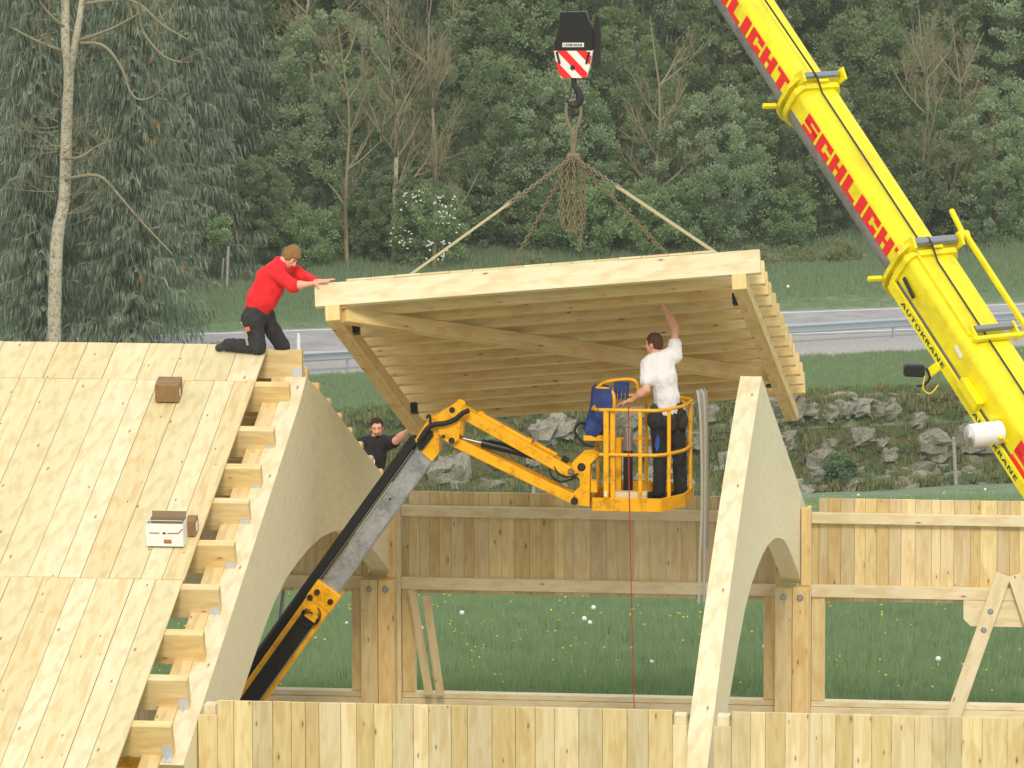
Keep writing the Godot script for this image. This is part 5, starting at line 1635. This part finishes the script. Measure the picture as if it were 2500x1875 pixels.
	var g := [Color(0.171, 0.247, 0.152), Color(0.228, 0.304, 0.190), Color(0.133, 0.209, 0.133)]
	var c := on_road(5.9, -18.4)
	var T := thing("shrub", "small blue green shrub growing among the boulders", "shrub", c)
	put(T, "crown", crown_mesh(1.1, 0.55, 0.1, 34, 60, 0.12, g), M.leaf, Transform3D(Basis.IDENTITY, c))
	put(T, "stem", trunk_mesh(0.8, 0.03, 4, 0.3, 0.2), M.bark, Transform3D(Basis.IDENTITY, c))
func guardrail() -> void:
	var T := thing("guardrail", "galvanised guardrail running along the near side of the road", "guardrail", on_road(0, -8.7))
	var prof := [[0.0, 0.76], [0.035, 0.745], [0.05, 0.70], [0.045, 0.655], [0.0, 0.625], [0.0, 0.565], [0.045, 0.535], [0.05, 0.49], [0.035, 0.445], [0.0, 0.43]]
	var line := func(s: float, h: float, out: float) -> Vector3:
		var q: Vector3 = RC + RE * s + RQ * (-6.5 + 0.14 * s - out)
		q.y = -12.80 + h
		return q
	var s0 := -45.0
	for i in 23:
		var s1 := s0 + 4.0
		var b := MB.new()
		for k in prof.size() - 1:
			var p := []
			for e in [[s0, k], [s1 + 0.01, k], [s1 + 0.01, k + 1], [s0, k + 1]]:
				p.append(line.call(e[0], prof[e[1]][1], prof[e[1]][0]))
			b.fquad(p[0], p[1], p[2], p[3], (p[0] + p[2]) * 0.5 + RQ + Vector3(0, -0.2, 0))
		put(T, "rail", b.done(), M.zinc)
		var p: Vector3 = line.call(s0 + 1.4, 0, -0.06)
		beam(T, "post", Vector3(p.x, -12.95, p.z), Vector3(p.x, -12.06, p.z), 0.10, 0.06, M.zinc, RE, 0.006)
		s0 = s1
	for q in [[-8.75, "white delineator post beside the road behind the kneeling man"], [-19.5, "white delineator post at the roadside beneath the spruce branches"]]:
		var p := on_road(q[0], -5.2)
		var D := thing("delineator_post", q[1], "roadside post", p, "roadside delineators")
		var m := MB.new()
		m.tube([p, p + Vector3(0, 0.9, 0), p + Vector3(0, 1.02, 0)], [0.065, 0.065, 0.05], 8)
		put(D, "post", m.done(), M.white)
var kit := {}
func crown_kit() -> void:
	var grey := [Color(0.34, 0.415, 0.295), Color(0.39, 0.465, 0.34), Color(0.43, 0.495, 0.37), Color(0.29, 0.36, 0.25)]
	var fresh := [Color(0.30, 0.41, 0.23), Color(0.36, 0.47, 0.28), Color(0.41, 0.49, 0.31)]
	var olive := [Color(0.255, 0.31, 0.185), Color(0.295, 0.35, 0.215), Color(0.33, 0.375, 0.245), Color(0.215, 0.27, 0.16)]
	kit.big0 = [crown_mesh(9.0, 3.1, 0.2, 363, 89, 0.133, grey), trunk_mesh(8.0, 0.16, 12, 2.0, 1.0)]
	kit.big1 = [crown_mesh(11.5, 3.0, 1.0, 363, 89, 0.133, fresh + olive), trunk_mesh(10.0, 0.18, 12, 2.0, 1.5)]
	kit.mid0 = [crown_mesh(7.6, 2.7, 0.2, 297, 89, 0.125, olive), trunk_mesh(6.8, 0.12, 10, 1.8, 0.8)]
	kit.mid1 = [crown_mesh(6.3, 2.8, 0.0, 286, 89, 0.117, grey), trunk_mesh(5.4, 0.11, 10, 1.8, 0.6)]
	kit.mid2 = [crown_mesh(6.8, 2.5, 0.1, 264, 89, 0.133, olive), trunk_mesh(6.0, 0.11, 10, 1.6, 0.7)]
	kit.small0 = [crown_mesh(2.5, 1.05, 0.0, 99, 77, 0.094, fresh), trunk_mesh(2.1, 0.04, 6, 0.7, 0.3)]
	kit.haw = [crown_mesh(3.3, 1.65, 0.0, 165, 80, 0.094, fresh), trunk_mesh(2.8, 0.06, 7, 1.0, 0.4)]
	kit.pale = [crown_mesh(0.85, 0.75, 0.0, 33, 69, 0.094, [Color(0.36, 0.37, 0.22), Color(0.40, 0.40, 0.26), Color(0.31, 0.34, 0.20)]), trunk_mesh(0.6, 0.02, 5, 0.5, 0.1)]
	kit.sap = [crown_mesh(2.9, 0.42, 1.5, 28, 52, 0.101, fresh), trunk_mesh(2.8, 0.025, 6, 0.35, 1.2)]
	kit.dark0 = [crown_mesh(12.0, 3.2, 1.0, 363, 85, 0.156, olive), trunk_mesh(11.0, 0.2, 12, 2.0, 2.0)]
	kit.dark1 = [crown_mesh(10.5, 3.0, 0.5, 341, 85, 0.156, olive + [Color(0.290, 0.352, 0.228)]), trunk_mesh(9.5, 0.18, 12, 2.0, 1.5)]
	var needles := [Color(0.135, 0.185, 0.115), Color(0.170, 0.220, 0.145), Color(0.205, 0.250, 0.170), Color(0.240, 0.275, 0.195)]
	kit.spruce0 = [spruce_mesh(17.0, 3.1, 0.35, 58, needles), trunk_mesh(16.5, 0.24, 0, 0.2, 2.0)]
	kit.spruce1 = [spruce_mesh(20.0, 2.7, 0.8, 56, needles), trunk_mesh(19.5, 0.24, 0, 0.2, 2.0)]
func grow(called: String, key: String, at: Vector3, sc: float, label: String, category: String, group := "", leaf_m: Material = null) -> Node3D:
	var T := thing(called, label, category, at, group)
	var x := Transform3D(Basis(Vector3.UP, rf(0, TAU)).scaled(Vector3.ONE * sc), at)
	put(T, "trunk", kit[key][1], M.bark, x)
	put(T, "crown", kit[key][0], leaf_m if leaf_m else M.leaf, x)
	return T
func behind_road(x: float, q: float) -> Vector3:
	var z := RC.z - (q + 0.3746 * (x - RC.x)) / 0.9272
	return Vector3(x, ground_y(x, z), z)
const FRONT := [
	["willow_bush", -22.71, 21.0, "big0", 1.00, "broad grey green willow with a rounded crown right of the spruces"],
	["leafy_shrub", -23.06, 17.3, "small0", 1.00, "small light green shrub behind the kneeling man"],
	["hawthorn", -18.52, 17.2, "haw", 1.00, "light green shrub covered with white blossom at the forest edge"],
	["leafy_tree", -17.25, 20.5, "mid0", 1.00, "green leafy tree left of the hanging chains"],
	["leafy_tree", -14.43, 20.0, "mid1", 1.02, "green leafy tree directly behind the hanging chains"],
	["leafy_tree", -16.68, 26.0, "big1", 1.05, "tall pale green tree behind the crane hook block"],
	["leafy_tree", -12.01, 21.0, "mid0", 1.05, "green leafy tree between the chains and the round bush"],
	["leafy_bush", -8.57, 18.5, "mid1", 0.95, "large round grey green bush left of the crane boom"],
	["leafy_tree", -5.08, 19.5, "mid2", 1.00, "green leafy tree half hidden behind the upper crane boom"],
	["leafy_tree", -2.48, 22.0, "mid0", 1.10, "dark green leafy tree just behind the middle of the boom"],
	["leafy_bush", 0.03, 18.5, "mid2", 0.85, "grey green bush right of the boom beside the verge"],
	["leafy_bush", 2.50, 18.0, "mid1", 0.95, "wide grey green bush nearest the right edge of the wood"],
	["leafy_tree", 3.60, 24.0, "big0", 1.00, "tall green tree rising behind the rightmost bush"],
	["leafy_shrub", -25.02, 18.0, "mid2", 0.62, "dark green bush behind the sapling near the spruces"],
	["leafy_shrub", -19.95, 17.8, "mid2", 0.55, "low green bush left of the white blossoming shrub"],
	["leafy_shrub", -12.69, 17.6, "small0", 1.25, "low green shrub under the trees right of the chains"],
	["leafy_shrub", -10.55, 17.5, "small0", 1.10, "low green shrub between the chains and the round bush"],
	["pale_shrub", -6.26, 15.8, "pale", 1.00, "low pale yellow shrub at the foot of the round bush"],
	["pale_shrub", -4.77, 15.5, "pale", 0.90, "middle one of the low pale yellow shrubs by the verge"],
	["pale_shrub", -3.16, 15.6, "pale", 1.05, "low pale yellow shrub nearest the crane boom"],
	["pale_shrub", -14.56, 15.6, "pale", 0.80, "low pale shrub showing just above the hanging panel"],
	["sapling", -25.37, 13.6, "sap", 1.00, "slim young tree tied to a pale stake in the verge"],
]
func forest() -> void:
	crown_kit()
	for f in FRONT:
		var at := behind_road(f[1], f[2])
		var cat := "tree" if f[0].ends_with("tree") or f[0] == "sapling" else "bush"
		var T := grow(f[0], f[3], at, f[4], f[5], cat, "broadleaf trees and bushes at the forest edge")
		if f[0] == "hawthorn":
			var b := MB.new()
			for k in 110:
				var c: Vector3 = [Vector3(0.75, 2.5, 0.95), Vector3(-0.5, 2.7, 0.9), Vector3(-0.9, 1.3, 1.2), Vector3(0.55, 0.9, 1.35), Vector3(0.9, 1.9, 1.1)][k % 5]
				var p := at + c + Vector3(rf(-0.45, 0.45), rf(-0.4, 0.4), rf(-0.25, 0.35))
				b.box(Transform3D(Basis(rdir(), rf(0, 3)), p), Vector3(0.065, 0.04, 0.065))
			put(T, "blossoms", b.done(), M.blossom)
		if f[0] == "sapling":
			beam(T, "stake", at + Vector3(0.22, -0.2, 0.1), at + Vector3(0.32, 1.75, 0.1), 0.10, 0.10, M.concrete, Vector3(0, 0, 1), 0.02)
			beam(T, "stake", at + Vector3(-0.05, -0.2, -0.1), at + Vector3(0.1, 1.3, -0.1), 0.06, 0.06, M.concrete, Vector3(0, 0, 1), 0.02)
	# low undergrowth along the edge
	for i in 30:
		var s := -33.0 + i * 1.32
		if i % 4 == 3: continue
		grow("undergrowth_bush", ["small0", "mid2", "small0"][i % 3], behind_road(s, 18.4 + rf(-0.5, 1.6)), [1.15, 0.42, 0.95][i % 3] * rf(0.85, 1.2), "low green bush in the undergrowth at the forest edge", "bush", "undergrowth at the forest edge")
	# second and third rows
	var xs := [-36.92, -34.57, -32.93, -30.13, -27.43, -25.42, -23.36, -21.62, -18.47, -15.71, -14.14, -11.37, -8.40, -6.53, -4.01, -1.58, 1.25, 3.41]
	for i in xs.size():
		if i in [7, 8, 11, 14]: continue
		grow("forest_tree", "dark0" if i % 2 else "dark1", behind_road(xs[i], 27.0 + rf(-2.0, 3.0)), rf(0.85, 1.1), "dark green broadleaf tree inside the wood behind the edge trees", "tree", "trees inside the wood")
	xs = [-38.28, -36.80, -34.76, -32.80, -31.24, -28.34, -27.93, -25.64, -23.31, -20.65, -19.38, -17.24, -15.95, -13.87, -10.92, -9.98, -7.36, -5.82, -3.92, -2.13, 0.90, 2.80, 4.13]
	for i in xs.size():
		grow("forest_spruce", "spruce1", behind_road(xs[i], 34.0 + rf(-2.5, 4.0)), rf(0.9, 1.1), "dark spruce standing deep in the wood", "tree", "spruces deep in the wood", M.needle)
	for i in 16:
		grow("forest_spruce", "spruce1", behind_road(-42.0 + i * 3.2, 44.0 + rf(-2.5, 4.0)), rf(0.95, 1.15), "dark spruce standing deep in the wood", "tree", "spruces deep in the wood", M.needle)
	var sp := [[-27.52, -5.0, "spruce0", 1.0, "large drooping spruce behind the pale bare tree at the left edge"], [-24.28, -6.5, "spruce0", 0.95, "large drooping spruce whose branches hang over the road"], [-32.25, 12.0, "spruce1", 1.0, "dark spruce across the road at the far left"], [-26.84, 16.0, "spruce1", 0.95, "dark spruce behind the drooping roadside spruce"], [-26.46, 21.0, "spruce0", 0.9, "dark spruce next to the grey green willow"], [-29.87, 14.0, "spruce1", 1.0, "dark spruce across the road between the two roadside spruces"]]
	for s in sp:
		grow("spruce", s[2], behind_road(s[0], s[1]), s[3], s[4], "tree", "", M.needle)
	# ripe cones near the tips of the roadside spruce
	var hang: Node3D = get_node("spruce_001")
	for q in [[-23.10, -4.15], [-23.0, -4.3], [-23.32, -4.75], [-23.08, -4.8], [-22.2, -8.9], [-23.6, -9.3], [-23.2, -2.2]]:
		var cm := MB.new()
		var c := Vector3(q[0], q[1], hang.position.z + 2.3)
		cm.tube([c + Vector3(0, 0.10, 0), c + Vector3(0, 0.04, 0), c - Vector3(0, 0.06, 0), c - Vector3(0, 0.11, 0)], [0.015, 0.035, 0.035, 0.012], 7)
		put(hang, "cone", cm.done(), M.cone)
	# bare trees
	var bare := [[-18.26, 16.6, 11.5, 0.10, 4, "slender bare tree with upright pale branches at the forest edge"], [-19.84, 17.6, 10.5, 0.14, 4, "bare tree with a dark trunk left of the upright pale one"], [-21.6, 17.8, 9.5, 0.10, 4, "bare tree with wide crooked branches above the willow"], [-23.83, 24.0, 12.0, 0.14, 3, "straight bare trunk standing left of the crooked bare tree"], [-0.12, 17.5, 9.8, 0.09, 4, "bare brushy tree with rusty twigs right of the crane boom"], [1.1, 18.0, 9.4, 0.08, 4, "second bare brushy tree farther right of the crane boom"], [-10.29, 18.4, 9.5, 0.10, 3, "thin bare tree above the round bush"]]
	for t in bare:
		var at := behind_road(t[0], t[1])
		var T := thing("bare_tree", t[5], "tree", at, "bare trees in the wood")
		var b := MB.new()
		var H: float = t[2]
		var trunk := []
		var rr := []
		for k in 8:
			trunk.append(at + Vector3(sin(k * 1.1 + H) * 0.07 * k * 0.5, H * k / 7.0 - 0.3, 0.03 * k))
			rr.append(t[3] * (1.0 - k * 0.115))
		b.tube(trunk, rr, 6)
		put(T, "trunk", b.done(), M.twig if t[3] < 0.13 else M.birch)
		b = MB.new()
		for k in 13:
			var f := rf(0.25, 0.95)
			var a := rf(0, TAU)
			var d := Vector3(cos(a) * 0.8, rf(0.5, 1.1), sin(a) * 0.8).normalized()
			bare_branch(b, trunk[int(f * 7)], d, H * rf(0.18, 0.30), t[3] * 0.42, t[4] - 1)
		put(T, "branches", b.done(), M.twig)
	# the pale bare tree in front of the spruces
	var z := -111.49
	var v3 := func(l: Array) -> Array:
		var o := []
		for i in l.size(): o.append(Vector3(l[i][0], l[i][1], z + 0.25 * sin(i * 1.3)))
		return o
	var base := Vector3(-26.2, ground_y(-26.2, z), z)
	var T := thing("birch", "pale bare tree with a mottled trunk in front of the drooping spruces", "tree", base)
	var b := MB.new()
	b.tube(smooth_path(v3.call([[-26.22, -14.2], [-26.2, -11.44], [-26.08, -7.96], [-25.88, -6.61], [-25.78, -4.23], [-25.62, -2.54], [-25.67, -1.53], [-25.69, -0.19], [-25.71, 1.4]]), 3), [0.24, 0.235, 0.23, 0.225, 0.22, 0.215, 0.21, 0.205, 0.2, 0.195, 0.19, 0.185, 0.18, 0.175, 0.17, 0.165, 0.16, 0.155, 0.15, 0.145, 0.14, 0.135, 0.13, 0.12, 0.11], 10)
	put(T, "trunk", b.done(), M.birch)
	b = MB.new()
	b.tube(smooth_path(v3.call([[-25.66, -2.7], [-25.29, -1.2], [-25.14, -0.19], [-25.02, 1.4]]), 3), [0.15, 0.14, 0.13, 0.12, 0.11, 0.10], 8)
	put(T, "second_stem", b.done(), M.birch)
	for l in [[[-25.79, -5.95], [-24.64, -5.78], [-23.96, -6.38], [-23.29, -7.19], [-22.21, -8.27]], [[-25.39, -1.57], [-24.44, -1.6], [-23.84, -2.27], [-23.5, -3.2], [-22.96, -3.3], [-22.2, -2.8]], [[-25.32, -1.5], [-24.09, -1.06], [-23.2, -0.59]], [[-25.17, -0.32], [-23.46, -0.18], [-23.06, -1.19], [-22.46, -1.92], [-21.85, -2.12]], [[-25.7, -1.87], [-26.5, -1.47], [-27.31, -1.0]], [[-25.46, -1.24], [-25.98, -0.72], [-26.33, -0.2]], [[-25.78, -5.26], [-25.18, -5.19], [-24.62, -4.83], [-24.2, -4.69]], [[-25.1, 0.07], [-23.39, -0.18], [-22.44, -0.91], [-21.64, -1.38]]]:
		b = MB.new()
		var path: Array = smooth_path(v3.call(l), 4)
		for p in path: pass
		var rr := []
		for i in path.size():
			rr.append(lerpf(0.065, 0.018, float(i) / path.size()))
			path[i] += Vector3(0, 0, 0.9 * float(i) / path.size())
		b.tube(path, rr, 6)
		for k in 7:
			var s: Vector3 = path[rng.randi_range(path.size() / 3, path.size() - 1)]
			bare_branch(b, s, (Vector3(rf(-0.4, 0.8), rf(0.0, 1.0), rf(-0.2, 0.6))).normalized(), rf(0.4, 1.0), 0.014, 1)
		put(T, "branch", b.done(), M.twig)
	b = MB.new()
	for k in 34:
		var y := rf(-7.5, 1.2)
		var sg := -1.0 if rng.randf() < 0.4 else 1.0
		var x0 := lerpf(-26.1, -25.66, clampf((y + 8.0) / 8.0, 0.0, 1.0))
		bare_branch(b, Vector3(x0 + 0.1 * sg, y, z + 0.1), Vector3(sg * rf(0.5, 1.0), rf(-0.5, 0.8), rf(-0.2, 0.7)).normalized(), rf(0.5, 1.5), rf(0.010, 0.022), 2)
	put(T, "twigs", b.done(), M.twig)
	print("forest done")

# ---------------------------------------------------------------- everything
func _ready() -> void:
	rng.seed = 20240517
	bump.seed = 5
	bump.frequency = 0.12
	var cam := Camera3D.new()
	cam.name = "camera"
	cam.fov = 8.5095
	cam.near = 1.0
	cam.far = 900.0
	cam.keep_aspect = Camera3D.KEEP_HEIGHT
	add_child(cam)
	cam.transform = Transform3D(Basis(Vector3(0.991874, -0.003438, -0.127178), Vector3(-0.014197, 0.9904, -0.137497), Vector3(0.12643, 0.138185, 0.982304)).orthonormalized(), Vector3(9.531, 10.413, 50.659))
	cam.current = true
	var we := WorldEnvironment.new()
	we.name = "environment"
	var env := Environment.new()
	env.background_mode = Environment.BG_SKY
	var sky := Sky.new()
	var sm := ProceduralSkyMaterial.new()
	sm.sky_top_color = Color(0.86, 0.88, 0.91)
	sm.sky_horizon_color = Color(0.93, 0.93, 0.92)
	sm.sky_curve = 0.3
	sm.ground_bottom_color = Color(0.30, 0.33, 0.27)
	sm.ground_horizon_color = Color(0.55, 0.58, 0.55)
	sky.sky_material = sm
	env.sky = sky
	env.background_energy_multiplier = 1.0
	env.tonemap_mode = Environment.TONE_MAPPER_LINEAR
	env.tonemap_exposure = 1.35
	env.fog_enabled = true
	env.fog_density = 0.00028
	env.fog_light_color = Color(0.84, 0.87, 0.84)
	env.sdfgi_enabled = true
	env.ssao_enabled = true
	env.ssil_enabled = true
	we.environment = env
	add_child(we)
	var sun := DirectionalLight3D.new()
	sun.name = "sun"
	sun.light_color = Color(1.0, 0.94, 0.85)
	sun.light_energy = 0.5
	sun.light_angular_distance = 14.0
	sun.shadow_enabled = true
	add_child(sun)
	sun.look_at_from_position(Vector3(5, 27, 33), Vector3.ZERO)
	make_materials()
	print("materials done")
	build_ground()
	arched_frame(-0.473, -0.233, false, "pale arched timber frame carrying the edge of the finished roof")
	arched_frame(4.727, 4.967, true, "free standing pale arched timber frame right of the lift basket")
	far_wall(-0.098, 4.665, "far board wall with a wide opening behind the lift basket", false)
	far_wall(5.102, 10.3, "far board wall with crossed braces right of the free standing frame", true)
	ledge(far_wall(-5.3, -0.585, "shaded far board wall seen through the arch beneath the roof", false))
	far_posts(-0.153, "double timber post under the frame beside the finished roof")
	far_posts(5.094, "double timber post under the free standing frame")
	near_wall(-0.02, 4.622, 0.2, 0.145, "near board wall in front of the boom lift")
	near_wall(5.218, 10.4, 0.18, 0.0, "near board wall right of the free standing frame")
	near_wall(-5.4, -0.75, 0.0, 0.0, "near board wall tucked under the finished roof eaves", -0.75)
	built_roof()
	roof_panel()
	hook_and_chains()
	crane_boom()
	boom_lift()
	loose_things()
	print("hall done")
	people()
	print("people done")
	guardrail()
	stone_bank()
	forest()
	meadow()
	print("all done")
